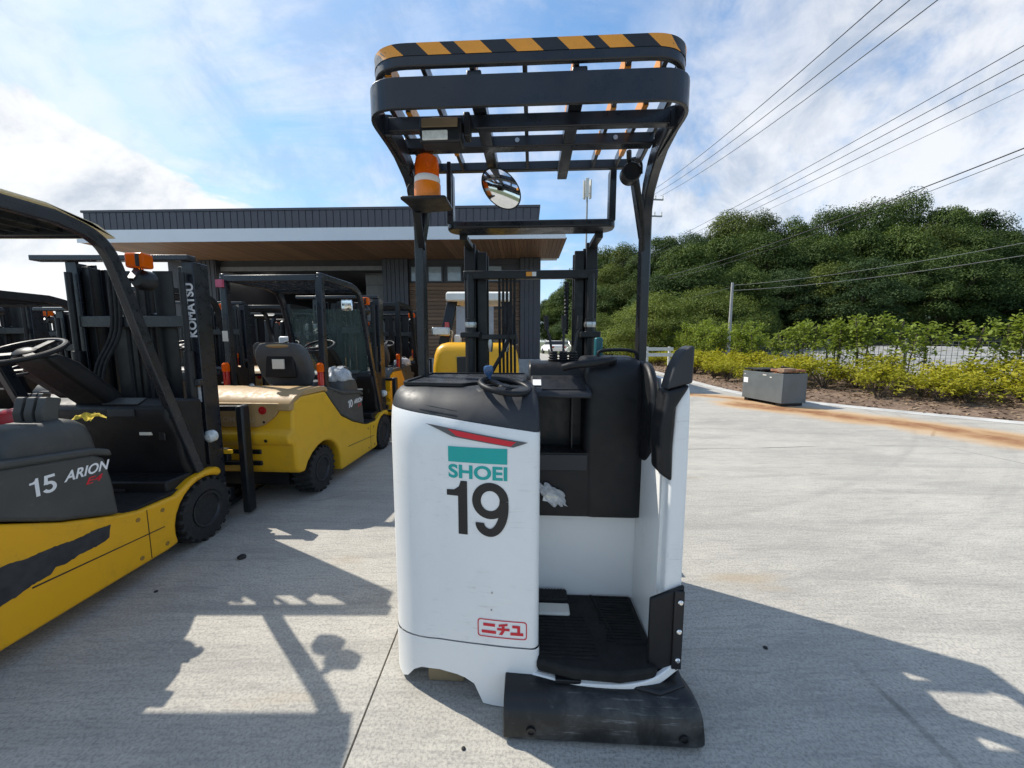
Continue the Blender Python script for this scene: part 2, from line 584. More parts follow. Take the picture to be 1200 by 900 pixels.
def text_flat(body, height, wide=1.0, bold=0.0, shear=0.0, spacing=1.0):
    """returns (verts2d, faces) of flat lettering, left-bottom at 0,0"""
    cu = bpy.data.curves.new('lettering', 'FONT')
    cu.body = body
    cu.size = 1.0
    cu.offset = bold
    cu.shear = shear
    cu.space_character = spacing
    cu.resolution_u = 6
    ob = bpy.data.objects.new('lettering', cu)
    COL.objects.link(ob)
    dg = bpy.context.evaluated_depsgraph_get()
    me = bpy.data.meshes.new_from_object(ob.evaluated_get(dg))
    V = [Vector((v.co.x, v.co.y)) for v in me.vertices]
    Fc = [tuple(p.vertices) for p in me.polygons]
    bpy.data.objects.remove(ob)
    bpy.data.curves.remove(cu)
    bpy.data.meshes.remove(me)
    x0 = min(v.x for v in V)
    y0 = min(v.y for v in V)
    h = max(v.y for v in V) - y0
    s = height / h
    return [((v.x - x0) * s * wide, (v.y - y0) * s) for v in V], Fc


def text_width(T):
    return max(v[0] for v in T[0])


def decal(name, m, parent, polys, mapping, cut=None):
    """flat print: list of (verts2d, faces); mapping (u,v)->world point"""
    bm = bmesh.new()
    for V, Fc in polys:
        vs = [bm.verts.new((u, v, 0)) for u, v in V]
        for fc in Fc:
            try:
                bm.faces.new([vs[i] for i in fc])
            except ValueError:
                pass
    if cut:
        a, b, st = cut
        u = a
        while u < b:
            bmesh.ops.bisect_plane(bm, geom=bm.verts[:] + bm.edges[:] + bm.faces[:], plane_co=(u, 0, 0), plane_no=(1, 0, 0))
            u += st
    mb = MB()
    bm.verts.index_update()
    mb.v = [tuple(mapping(v.co.x, v.co.y)) for v in bm.verts]
    mb.f = [tuple(v.index for v in f.verts) for f in bm.faces]
    bm.free()
    return mb.build(name, m, parent, recalc=False, smooth=False)


def shift2(T, du, dv):
    return ([(u + du, v + dv) for u, v in T[0]], T[1])


def poly2(pts):
    return (pts, [tuple(range(len(pts)))])


def rect2(u0, v0, u1, v1):
    return poly2([(u0, v0), (u1, v0), (u1, v1), (u0, v1)])



def stroke2(path, w):
    """2-D stroke along a polyline -> (verts, faces)"""
    V, Fc = [], []
    n = len(path)
    for i, p in enumerate(path):
        a, b = path[max(0, i - 1)], path[min(n - 1, i + 1)]
        d = Vector((b[0] - a[0], b[1] - a[1])).normalized()
        V += [(p[0] - d.y * w / 2, p[1] + d.x * w / 2), (p[0] + d.y * w / 2, p[1] - d.x * w / 2)]
    for i in range(n - 1):
        Fc.append((2 * i, 2 * i + 1, 2 * i + 3, 2 * i + 2))
    return V, Fc


def ell(cx, cy, rx, ry, a0, a1, n=18):
    return [(cx + rx * math.cos(R(a0 + (a1 - a0) * k / n)), cy + ry * math.sin(R(a0 + (a1 - a0) * k / n))) for k in range(n + 1)]


def digit(ch):
    """bold grotesque figures, one unit tall"""
    if ch == '1':
        return [([(0.20, 0.0), (0.36, 0.0), (0.36, 1.0), (0.25, 1.0), (0.215, 0.89), (0.13, 0.83), (0.0, 0.82), (0.0, 0.715), (0.20, 0.715)], [(0, 1, 2, 3, 4, 5, 6, 7, 8)])], 0.46
    if ch == '9':
        return [stroke2(ell(0.295, 0.665, 0.235, 0.260, 0, 360, 32), 0.150)], 0.62
    if ch == '5':
        path = ell(0.29, 0.325, 0.225, 0.245, -155, 128, 24) + [(0.145, 0.50)]
        return [stroke2(path, 0.165)], 0.66
    P = ell(0.30, 0.5, 0.215, 0.415, 0, 360, 30)
    return [stroke2(P, 0.165)], 0.68


def nine_tail(height, u0, v0, wide):
    p = [(0.118, 0.255)] + ell(0.295, 0.27, 0.185, 0.195, 195, 265, 7) + ell(0.285, 0.56, 0.245, 0.485, -82, 12, 14)
    V, Fc = stroke2(p, 0.150)
    return [([(u0 + x * height * wide, v0 + y * height) for x, y in V], Fc)]


def five_top(height, u0, v0, wide):
    V = [(0.075, 0.485), (0.235, 0.525), (0.265, 0.845), (0.56, 0.845), (0.56, 1.0), (0.135, 1.0)]
    return [([(u0 + x * height * wide, v0 + y * height) for x, y in V], [(0, 1, 2, 3, 4, 5)])]


def number2(txt, height, u0, v0, wide=1.0):
    out, u = [], 0.0
    for ch in txt:
        ps, adv = digit(ch)
        for V, Fc in ps:
            out.append(([(u0 + (u + x) * height * wide, v0 + y * height) for x, y in V], Fc))
        u += adv
    return out


# ------------------------------------------------------------------ ground
def interp_line(P, n):
    """resample a 2-D polyline smoothly to n points"""
    S = smooth_path([(x, y, 0) for x, y in P], 8)
    L = [0]
    for a, b in zip(S, S[1:]):
        L.append(L[-1] + (b - a).length)
    out = []
    for i in range(n):
        t = L[-1] * i / (n - 1)
        for k in range(len(S) - 1):
            if L[k + 1] >= t - 1e-9:
                f = (t - L[k]) / max(1e-9, L[k + 1] - L[k])
                q = S[k].lerp(S[k + 1], f)
                out.append((q.x, q.y))
                break
    return out


KERB = [(30, -9), (20, -2.2), (12.6, 3.4), (8.9, 6.6), (6.95, 8.9), (6.35, 10.4), (6.4, 12.5), (6.6, 15), (6.9, 20), (7.3, 27), (7.7, 34), (8.6, 46)]
ROW = [(34, -5), (23, 1.0), (15.8, 5.2), (11.6, 8.3), (9.9, 10.8), (9.35, 13), (9.2, 17), (9.3, 21), (9.6, 27), (10.1, 34), (11, 46)]
NK = 90
KP = interp_line(KERB, NK)
RP = interp_line(ROW, NK)


def concrete_material():
    m = bpy.data.materials.new('yard_concrete')
    m.use_nodes = True
    s = NT(m.node_tree)
    tc = s.n('ShaderNodeTexCoord').outputs['Object']
    big = s.noise(tc, 0.55, 7, 0.6, 0.4)
    mid = s.noise(tc, 3.2, 7, 0.65, 0.3)
    broom = s.noise(s.n('ShaderNodeMapping', ins={0: tc, 2: (0, 0, R(-24)), 3: (2.2, 20, 1)}).outputs[0], 2.6, 6, 0.68, 0.25)
    sweep = s.noise(s.n('ShaderNodeMapping', ins={0: tc, 2: (0, 0, R(-30)), 3: (0.35, 2.6, 1)}).outputs[0], 1.6, 6, 0.62, 0.6)
    fine = s.noise(tc, 85, 5, 0.75)
    grit = s.noise(tc, 34, 6, 0.8)
    c = s.mix(s.maprange(big, 0.3, 0.7), (0.415, 0.392, 0.345), (0.51, 0.482, 0.422))
    c = s.mix(s.math('MULTIPLY', s.maprange(sweep, 0.42, 0.7), 0.52), c, (0.27, 0.258, 0.235))
    c = s.mix(s.math('MULTIPLY', s.maprange(mid, 0.5, 0.75), 0.55), c, (0.56, 0.525, 0.455))
    c = s.mix(s.math('MULTIPLY', s.maprange(broom, 0.46, 0.68), 0.42), c, (0.22, 0.212, 0.197))
    c = s.mix(s.math('MULTIPLY', s.maprange(fine, 0.44, 0.62), 0.50), c, (0.15, 0.148, 0.143))
    c = s.mix(s.math('MULTIPLY', s.maprange(grit, 0.54, 0.72), 0.55), c, (0.64, 0.605, 0.53))
    crk = s.n('ShaderNodeTexVoronoi', feature='DISTANCE_TO_EDGE', ins={'Vector': s.mix(0.12, tc, s.n('ShaderNodeTexNoise', ins={'Vector': tc, 'Scale': 1.1, 'Detail': 6}).outputs[1]), 'Scale': 0.16}).outputs[0]
    c = s.mix(s.math('MULTIPLY', s.maprange(crk, 0.0035, 0.0008), s.maprange(big, 0.45, 0.6, 0.0, 0.7)), c, (0.12, 0.115, 0.105))
    # tyre tracks swept round the yard
    ring = s.n('ShaderNodeVectorMath', operation='LENGTH', ins={0: s.n('ShaderNodeVectorMath', operation='SUBTRACT', ins={0: tc, 1: (-2.0, 14.0, 0)}).outputs[0]}).outputs['Value']
    trk = s.noise(s.n('ShaderNodeCombineXYZ', ins={0: s.math('MULTIPLY', ring, 2.3), 1: s.math('MULTIPLY', big, 0.6), 2: 0.0}).outputs[0], 1.0, 3, 0.6)
    c = s.mix(s.math('MULTIPLY', s.math('MULTIPLY', s.maprange(trk, 0.52, 0.72), s.maprange(mid, 0.30, 0.6)), 0.40), c, (0.20, 0.195, 0.185))
    # old oil and water marks
    spots = s.maprange(s.noise(tc, 1.9, 3, 0.5, 0.2), 0.71, 0.78)
    c = s.mix(s.math('MULTIPLY', spots, 0.35), c, (0.17, 0.16, 0.145))
    tanspot = s.maprange(s.noise(s.n('ShaderNodeMapping', ins={0: tc, 1: (7, 3, 0), 3: (0.7, 2.0, 1)}).outputs[0], 0.9, 4, 0.5, 0.3), 0.66, 0.76)
    c = s.mix(s.math('MULTIPLY', tanspot, 0.45), c, (0.34, 0.25, 0.14))

    # rust washed out of the steel box
    wob = s.noise(tc, 1.3, 5, 0.6, 0.3)

    def seg(a, b):
        pa = s.n('ShaderNodeVectorMath', operation='SUBTRACT', ins={0: tc, 1: (*a, 0)}).outputs[0]
        ba = Vector((b[0] - a[0], b[1] - a[1], 0))
        d = s.n('ShaderNodeVectorMath', operation='DOT_PRODUCT', ins={0: pa, 1: tuple(ba / ba.length_squared)}).outputs['Value']
        h = s.math('MINIMUM', s.math('MAXIMUM', d, 0.0), 1.0)
        pr = s.n('ShaderNodeVectorMath', operation='SCALE', ins={0: tuple(ba), 'Scale': h}).outputs[0]
        df = s.n('ShaderNodeVectorMath', operation='SUBTRACT', ins={0: pa, 1: pr}).outputs[0]
        return s.n('ShaderNodeVectorMath', operation='LENGTH', ins={0: df}).outputs['Value']
    path = [(5.3, 8.45), (6.1, 7.45), (6.85, 6.4), (7.35, 5.3), (8.6, 4.0), (10.5, 2.0)]
    dist = None
    for a, b in zip(path, path[1:]):
        q = seg(a, b)
        dist = q if dist is None else s.math('MINIMUM', dist, q)
    d1 = s.math('ADD', dist, s.math('MULTIPLY', s.math('SUBTRACT', wob, 0.5), 0.85))
    d2 = s.math('ADD', seg((4.2, 10.6), (5.9, 9.2)), s.math('MULTIPLY', s.math('SUBTRACT', wob, 0.5), 0.8))
    rim = s.math('MAXIMUM', s.maprange(d1, 0.95, 0.30), s.maprange(d2, 0.65, 0.15))
    core = s.math('MAXIMUM', s.maprange(d1, 0.55, 0.10), s.math('MULTIPLY', s.maprange(d2, 0.32, 0.04), 0.9))
    c = s.mix(s.math('MULTIPLY', rim, 0.85), c, (0.50, 0.31, 0.14))
    c = s.mix(s.math('MULTIPLY', core, s.math('MULTIPLY', s.maprange(mid, 0.30, 0.62, 0.45, 1.0), s.maprange(broom, 0.30, 0.62, 0.6, 1.0))), c, (0.20, 0.075, 0.028))
    bn = s.n('ShaderNodeBump', ins={'Strength': 0.55, 'Distance': 0.006, 'Height': s.math('ADD', s.math('MULTIPLY', fine, 0.5), s.math('ADD', grit, s.math('MULTIPLY', broom, 0.8)))})
    b = s.n('ShaderNodeBsdfPrincipled', ins={'Base Color': c, 'Roughness': 0.82, 'Normal': bn.outputs[0], 'Specular IOR Level': 0.35})
    o = s.n('ShaderNodeOutputMaterial')
    s.t.links.new(b.outputs[0], o.inputs[0])
    return m


def earth_material(name, a, b, scale):
    m = bpy.data.materials.new(name)
    m.use_nodes = True
    s = NT(m.node_tree)
    tc = s.n('ShaderNodeTexCoord').outputs['Object']
    c = s.mix(s.maprange(s.noise(tc, scale, 8, 0.7, 0.3), 0.35, 0.65), a, b)
    h = s.noise(tc, scale * 4, 5, 0.7)
    bn = s.n('ShaderNodeBump', ins={'Strength': 0.8, 'Distance': 0.05, 'Height': h})
    bs = s.n('ShaderNodeBsdfPrincipled', ins={'Base Color': c, 'Roughness': 0.95, 'Normal': bn.outputs[0]})
    o = s.n('ShaderNodeOutputMaterial')
    s.t.links.new(bs.outputs[0], o.inputs[0])
    return m


M_CONC = concrete_material()
M_EARTH = earth_material('rough_grass', (0.05, 0.07, 0.025), (0.10, 0.11, 0.05), 0.6)
M_MULCH = earth_material('mulch', (0.10, 0.062, 0.042), (0.26, 0.18, 0.125), 5.0)
M_LOT = earth_material('pale_gravel', (0.22, 0.22, 0.21), (0.33, 0.325, 0.31), 0.8)
M_KERBM = mat('kerb_concrete', (0.46, 0.455, 0.43), 0.85, var=0.18, scale=2.5, bump=0.4, bscale=60, dirt=0.35, dirtcol=(0.30, 0.25, 0.18))
M_JOINT = mat('joint_filler', (0.03, 0.03, 0.03), 0.9)

g = MB()
g.add([(-500, -200, -0.06), (500, -200, -0.06), (500, 800, -0.06), (-500, 800, -0.06)], [(0, 1, 2, 3)])
tag(g.build('ground', M_EARTH, recalc=False), kind='structure')
JX = -0.565
l = MB()
l.add([(-75, -9, 0), (JX - 0.004, -9, 0), (JX - 0.004, 46, 0), (-75, 46, 0), (-75, -9, -0.05), (JX - 0.004, -9, -0.05), (JX - 0.004, 46, -0.05), (-75, 46, -0.05)],
      [(0, 1, 2, 3), (1, 5, 6, 2), (0, 4, 5, 1), (2, 6, 7, 3)])
tag(l.build('concrete_yard', M_CONC, recalc=False), kind='structure')
r_ = MB()
left = [(JX + 0.004, y) for _, y in KP]
vs, fs = [], []
for (x, y) in KP:
    vs += [(JX + 0.004, y, 0), (x, y, 0)]
for i in range(NK - 1):
    fs.append((2 * i, 2 * i + 1, 2 * i + 3, 2 * i + 2))
vs += [(JX + 0.004, -9, -0.05), (JX + 0.004, 46, -0.05)]
fs.append((0, 2 * NK - 2, 2 * NK + 1, 2 * NK))
r_.add(vs, fs)
tag(r_.build('concrete_yard', M_CONC, recalc=False), kind='structure')
j = MB().add([(JX - 0.02, -9, -0.02), (JX + 0.02, -9, -0.02), (JX + 0.02, 46, -0.02), (JX - 0.02, 46, -0.02)], [(0, 1, 2, 3)])
tag(j.build('yard_joint', M_JOINT, recalc=False), kind='structure')


def toward(a, b, d):
    v = Vector((b[0] - a[0], b[1] - a[1]))
    v.normalize()
    return (a[0] + v.x * d, a[1] + v.y * d)


def strip(lines, zs, name, m):
    vs, fs = [], []
    k = len(lines)
    for i in range(NK):
        for q in range(k):
            vs.append((*lines[q][i], zs[q]))
    for i in range(NK - 1):
        for q in range(k - 1):
            fs.append((i * k + q, i * k + q + 1, (i + 1) * k + q + 1, (i + 1) * k + q))
    o = MB().add(vs, fs).build(name, m, recalc=False)
    return tag(o, kind='structure')


k0 = [toward(KP[i], RP[i], -0.28) for i in range(NK)]
k1 = [toward(KP[i], RP[i], 0.02) for i in range(NK)]
strip([k0, KP, k1], [0.004, 0.022, 0.022], 'kerb', M_KERBM)
b1 = [toward(KP[i], RP[i], 0.6) for i in range(NK)]
b2 = [toward(KP[i], RP[i], 1.8) for i in range(NK)]
b3 = [toward(RP[i], KP[i], -0.9) for i in range(NK)]
b4 = [toward(RP[i], KP[i], -1.1) for i in range(NK)]
strip([k1, b1, b2, RP, b3, b4], [0.018, 0.09, 0.20, 0.30, 0.32, -0.02], 'planting_bed', M_MULCH)
f4 = [toward(RP[i], KP[i], -1.02) for i in range(NK)]
f5 = [toward(RP[i], KP[i], -16) for i in range(NK)]
strip([f4, f5], [0.10, 1.15], 'gravel_lot', M_LOT)

# wooded rise behind the lot
def hill_z(X, Y):
    t = min(1, max(0, (Y - 27) / 24)) * min(1, max(0, (X - 4) / 16))
    q = min(1, max(0, (X - 9) / 8)) * min(1, max(0, (Y - 22) / 6))
    return -0.08 + 1.0 * q + 3.6 * t * t * (3 - 2 * t)


hm = MB()
hx, hy = 40, 26
vs, fs = [], []
for jy in range(hy):
    for ix in range(hx):
        X = -10 + 130 * ix / (hx - 1)
        Y = 26 + 74 * jy / (hy - 1)
        t = min(1, max(0, (Y - 27) / 24)) * min(1, max(0, (X - 4) / 16))
        vs.append((X, Y, hill_z(X, Y)))
for jy in range(hy - 1):
    for ix in range(hx - 1):
        a = jy * hx + ix
        fs.append((a, a + 1, a + hx + 1, a + hx))
tag(hm.add(vs, fs).build('hill', M_EARTH, recalc=False), kind='structure')


# ------------------------------------------------------------------ foliage
def leaf_object(name, m, P, N, S, T, aspect=1.7, parent=None):
    """P centres, N normals, S sizes, T tones (numpy) -> one mesh of folded leaf faces"""
    n = len(P)
    N = N / np.linalg.norm(N, axis=1, keepdims=True)
    A = np.cross(N, rng.normal(size=(n, 3)))
    A /= np.linalg.norm(A, axis=1, keepdims=True) + 1e-9
    B = np.cross(N, A)
    s = S[:, None]
    tip = P + A * s * aspect * 0.5 - N * s * 0.12
    root = P - A * s * aspect * 0.5 - N * s * 0.12
    lf = P + B * s * 0.42 + N * s * 0.10
    rt = P - B * s * 0.42 + N * s * 0.10
    V = np.stack([root, rt, tip, lf], axis=1).reshape(-1, 3)
    me = bpy.data.meshes.new(name)
    me.vertices.add(4 * n)
    me.vertices.foreach_set('co', V.astype(np.float32).ravel())
    me.loops.add(4 * n)
    me.loops.foreach_set('vertex_index', np.arange(4 * n, dtype=np.int32))
    me.polygons.add(n)
    me.polygons.foreach_set('loop_start', np.arange(0, 4 * n, 4, dtype=np.int32))
    me.polygons.foreach_set('loop_total', np.full(n, 4, dtype=np.int32))
    at = me.attributes.new('tone', 'FLOAT', 'FACE')
    at.data.foreach_set('value', np.clip(T, 0, 1).astype(np.float32))
    me.update(calc_edges=True)
    me.materials.append(m)
    o = bpy.data.objects.new(name, me)
    COL.objects.link(o)
    if parent is not None:
        o.parent = parent
    return o


def crown_points(clumps, per, rough=0.35):
    """clumps: list of (c, rx, ry, rz, tone)"""
    P, N, T = [], [], []
    for (c, rx, ry, rz, tone) in clumps:
        d = rng.normal(size=(per, 3))
        d /= np.linalg.norm(d, axis=1, keepdims=True)
        d[:, 2] = np.where(d[:, 2] < -0.35, -d[:, 2] * 0.6, d[:, 2])
        rad = 1 - np.abs(rng.normal(0, rough, size=(per, 1))) * 0.8
        rad = np.clip(rad, 0.15, 1.15)
        P.append(np.array(c) + d * rad * np.array([rx, ry, rz]))
        N.append(d * 0.8 + np.array([0, 0, 0.55]) + rng.normal(0, 0.5, size=(per, 3)))
        T.append(np.full(per, tone) + rng.normal(0, 0.16, per))
    return np.concatenate(P), np.concatenate(N), np.concatenate(T)


def make_tree(label, group, leafm, h, rad, base, nclump, per, leaf, squat=1.0):
    t = thing('broadleaf_tree', label, 'tree', group=group)
    tr = MB()
    pts = [Vector((0, 0, -0.4)), Vector((rng.normal(0, .1), rng.normal(0, .1), h * 0.25)), Vector((rng.normal(0, .25), rng.normal(0, .25), h * 0.55)), Vector((rng.normal(0, .3), rng.normal(0, .3), h * 0.86))]
    sp = smooth_path(pts, 3)
    for a, b, i in zip(sp, sp[1:], range(99)):
        r0 = 0.022 * h * (1 - i / len(sp)) + 0.03
        tr.sweep([a, b], [(r0 * math.cos(q * math.pi / 3), r0 * math.sin(q * math.pi / 3)) for q in range(6)])
    clumps = []
    for i in range(nclump):
        for _ in range(30):
            z = base + (1 - base) * rng.random() ** 0.8
            prof = math.sin(math.pi * min(1, max(0.04, (z - base) / (1 - base) * 0.78 + 0.2))) ** 0.6
            a = rng.random() * 2 * math.pi
            q = rng.random() ** 0.45 * prof
            c = (rad * q * math.cos(a), rad * q * math.sin(a), h * z * 0.92)
            if all((Vector(c) - Vector(k[0])).length > rad * 0.30 for k in clumps):
                break
        s = rad * (0.26 + 0.20 * rng.random())
        clumps.append((c, s * 1.15, s * 1.15, s * 0.72 * squat, 0.45 + rng.normal(0, 0.2)))
        if i % 2 == 0:
            st = Vector((0, 0, h * max(0.15, z * 0.55)))
            md = (st + Vector(c)) * 0.5 + Vector((0, 0, -0.15))
            tr.tube([st, md, Vector(c)], 0.006 * h, 5)
    tr.build('trunk', M_BARK, t)
    P, N, T = crown_points(clumps, per)
    S = leaf * (0.7 + 0.6 * rng.random(len(P)))
    leaf_object('crown', leafm, P, N, S, T, 1.5, t)
    return t


FG = 'broadleaf trees on the wooded hill'
FL = 'dark green broadleaf tree in the dense wood on the hill'
protos = [make_tree(FL, FG, lm, 10, 3.6, 0.14, 46, 820, lsz * 0.80, 1.25) for lm, lsz in ((M_LEAF_FOREST, 0.165), (M_LEAF_FOREST, 0.165), (M_LEAF_FOREST, 0.15), (M_LEAF_OLIVE, 0.16), (M_LEAF_DARK, 0.14))]
placed = 0


def plant(proto, X, Y, H, rz, wide=1.0, label=None, group=None):
    global used_protos
    o = proto if not proto.get('_used') else copy_tree(proto)
    proto['_used'] = 1
    k = H / 10.0
    o.location = (X, Y, hill_z(X, Y))
    o.rotation_euler = (0, 0, rz)
    o.scale = (k * wide, k * wide, k)
    if label:
        o['label'] = label
    if group:
        o['group'] = group
    return o


# outline of the wood against the sky: (pixel column -> sky line height) turned into distances and heights
def wood_top(px):
    pts = [(600, 392), (640, 352), (665, 335), (690, 302), (720, 290), (760, 281), (800, 264), (850, 258), (900, 256), (960, 252), (1000, 244), (1050, 240),
           (1100, 240), (1130, 250), (1160, 270), (1182, 280), (1210, 268), (1260, 256), (1400, 255)]
    for (a, b), (c_, d) in zip(pts, pts[1:]):
        if a <= px <= c_:
            return b + (d - b) * (px - a) / (c_ - a)
    return 300


RANKS = [('dark broadleaf tree at the foot of the wood, facing the pale lot', 'trees at the foot of the wood'),
         ('dark broadleaf tree halfway up the wooded slope', 'trees on the middle of the wooded slope'),
         ('broadleaf tree on the crest of the wood against the sky', 'trees on the crest of the wood')]
for rank, (Y0, frac, step) in enumerate(((29, 0.60, 44), (35, 0.83, 42), (43, 1.0, 38))):
    px = 700 + rank * 14
    while px < 1290:
        Y = Y0 + rng.normal(0, 1.0)
        if px < 760:
            Y += 9
        tx = (px - 600) / 445
        X = tx * Y
        z = 1.42 + (400 - wood_top(px)) * Y / 445 * frac * (1 + rng.normal(0, 0.035))
        H = max(3.0, z - hill_z(X, Y))
        plant(protos[int(rng.integers(5))], X, Y, H, rng.random() * 6.28, label=RANKS[rank][0], group=RANKS[rank][1], wide=min(1.05, max(0.68, 7.6 / H)) * (1.0 + rng.normal(0, 0.06)))
        px += step * (1 + rng.normal(0, 0.12))
# far wood seen past the mast
for px, Y in ((642, 66), (660, 62), (676, 58), (652, 74), (668, 70), (690, 56), (706, 60)):
    X = (px - 600) / 445 * Y
    H = 1.42 + (400 - wood_top(px)) * Y / 445 - hill_z(X, Y)
    plant(protos[int(rng.integers(5))], X, Y, H, rng.random() * 6, 0.85, 'distant dark green tree seen past the lift mast', 'distant trees past the mast')
# pale spreading trees at the foot of the wood
low = make_tree('wide low bright green tree at the foot of the dark wood', 'bright low trees at the foot of the wood', M_LEAF_LIGHT, 10, 6.5, 0.12, 64, 760, 0.15, 1.0)
for (X, Y, H, rz, w, lab) in ((9.3, 24.5, 4.4, 0.3, 1.0, 'wide low bright green tree just right of the right guard leg of the white truck'), (13.2, 25.8, 4.6, 2.1, 1.0, 'wide low bright green tree left of the short grey pole'),
                            (16.4, 27.0, 3.4, 4.0, 0.8, 'small low bright green tree right of the short grey pole'), (6.6, 30, 3.6, 5.1, 0.9, 'low bright green tree seen between mast and right guard leg')):
    plant(low, X, Y, H, rz, w, lab)

# young trees in a row behind the bed
HG = 'young trees in the row along the wire fence'
HL = 'slim young green tree in the row along the wire fence'


def make_young():
    t = thing('young_tree', HL, 'young tree', group=HG)
    tr = MB()
    P, N, T = [], [], []
    stems = 1 + int(rng.integers(2))
    for sidx in range(stems):
        bx_, by_ = rng.normal(0, 0.07, 2)
        top = 1.75 + rng.normal(0, 0.12)
        tr.tube([(bx_, by_, -0.1), (bx_ * 1.2, by_, 0.8), (bx_ * 1.6 + rng.normal(0, .06), by_, top)], 0.017, 5)
        for b in range(13):
            z = 0.45 + (top - 0.45) * (b + 0.5) / 13
            a = rng.random() * 6.28
            L = (0.34 - 0.10 * abs(z - 1.25)) * (0.6 + 0.7 * rng.random()) * (0.75 if z < 0.8 else 1)
            d = np.array([math.cos(a), math.sin(a), 0.5])
            e = np.array([bx_ * 1.3, by_, z]) + d * L
            tr.bar((bx_ * 1.3, by_, z), tuple(e), 0.008, 0.008)
            n = int(38 if z > 0.95 else 10)
            u = rng.random((n, 1)) ** 0.6
            P.append(np.array([bx_ * 1.3, by_, z]) + d * L * u + rng.normal(0, 0.075, (n, 3)))
            N.append(rng.normal(0, 0.6, (n, 3)) + np.array([0, 0, 0.9]))
            T.append(np.full(n, 0.25 + 0.35 * z / 1.8) + rng.normal(0, 0.2, n))
    tr.build('trunk', M_BARK, t)
    P, N, T = map(np.concatenate, (P, N, T))
    leaf_object('crown', M_LEAF_HEDGE, P, N, 0.064 * (0.7 + 0.6 * rng.random(len(P))), T, 1.9, t)
    return t


young = [make_young() for _ in range(5)]
RS = interp_line([(p[0], p[1]) for p in ROW[2:-1]], 400)


def walk(line, start, step, jit):
    acc, last, out = 0.0, line[0], []
    nxt = start
    for p in line[1:]:
        acc += math.hypot(p[0] - last[0], p[1] - last[1])
        last = p
        if acc >= nxt:
            out.append(p)
            nxt += step * (1 + rng.normal(0, jit))
    return out


for i, p in enumerate(walk(RS, 0.3, 0.40, 0.22)):
    pr = young[int(rng.integers(5))]
    o = pr if not pr.get('_used') else copy_tree(pr)
    pr['_used'] = 1
    o.location = (p[0] + rng.normal(0, 0.10), p[1] + rng.normal(0, 0.10), 0.29)
    o.rotation_euler = (0, 0, rng.random() * 6.28)
    k = 0.86 + rng.normal(0, 0.09)
    o.scale = (k * 1.1, k * 1.1, k)

SG = 'yellow-green shrubs in the planting bed'
SL = 'low yellow-green shrub in the mulched planting bed'


def make_shrub():
    t = thing('shrub', SL, 'shrub', group=SG)
    tr = MB()
    P, N, T = [], [], []
    for b in range(15):
        a = rng.random() * 6.28
        sp = 0.15 + 0.22 * rng.random()
        e = np.array([math.cos(a) * sp, math.sin(a) * sp, 0.30 + 0.26 * rng.random()])
        tr.tube([(0, 0, -0.05), tuple(e * np.array([0.45, 0.45, 0.5])), tuple(e)], 0.007, 4)
        n = 40
        P.append(e + rng.normal(0, 0.075, (n, 3)) * np.array([1.1, 1.1, 0.9]))
        N.append(rng.normal(0, 0.6, (n, 3)) + np.array([0, 0, 0.9]))
        T.append(np.full(n, 0.2 + 0.9 * (e[2] - 0.2)) + rng.normal(0, 0.22, n))
    tr.build('stems', M_BARK, t)
    P, N, T = map(np.concatenate, (P, N, T))
    leaf_object('foliage', M_LEAF_SHRUB, P, N, 0.044 * (0.7 + 0.6 * rng.random(len(P))), T, 1.8, t)
    return t


shrubs = [make_shrub() for _ in range(4)]
K2, R2 = interp_line(KERB[1:-1], 300), interp_line(ROW[1:-1], 300)
cnt = 0
for row, (fr, zz, keep) in enumerate(((0.34, 0.15, 0.82), (0.50, 0.21, 0.88), (0.66, 0.25, 0.92), (0.82, 0.27, 0.95))):
    line = [(K2[i][0] + (R2[i][0] - K2[i][0]) * fr, K2[i][1] + (R2[i][1] - K2[i][1]) * fr) for i in range(300)]
    for p in walk(line, 0.2 + row * 0.2, 0.70, 0.22):
        if rng.random() > keep or cnt > 230:
            continue
        cnt += 1
        pr = shrubs[int(rng.integers(4))]
        o = pr if not pr.get('_used') else copy_tree(pr)
        pr['_used'] = 1
        o.location = (p[0] + rng.normal(0, 0.12), p[1] + rng.normal(0, 0.12), zz - 0.03)
        o.rotation_euler = (0, 0, rng.random() * 6.28)
        k = 0.98 + rng.normal(0, 0.20)
        o.scale = (k * 1.15, k * 1.15, k)

# dry leaf litter on the mulch
n = 9000
ti = rng.integers(8, 70, n)
tf = rng.random(n)
KA, RA = np.array(KP), np.array(RP)
base = KA[ti] + (RA[ti] - KA[ti]) * tf[:, None] + (KA[ti + 1] - KA[ti]) * rng.random((n, 1))
wd = np.linalg.norm(RA[ti] - KA[ti], axis=1) * tf
zl = np.interp(wd, [0, 0.6, 1.8, 3.2], [0.02, 0.09, 0.20, 0.30]) + 0.012
P = np.column_stack([base, zl])
lit = leaf_object('leaf_litter', M_LITTER, P, rng.normal(0, 0.35, (n, 3)) + np.array([0, 0, 1]), 0.05 * (0.5 + rng.random(n)), rng.random(n), 1.6)
tag(lit, 'brown dry leaf litter lying on the planting bed', 'leaf litter', kind='stuff')

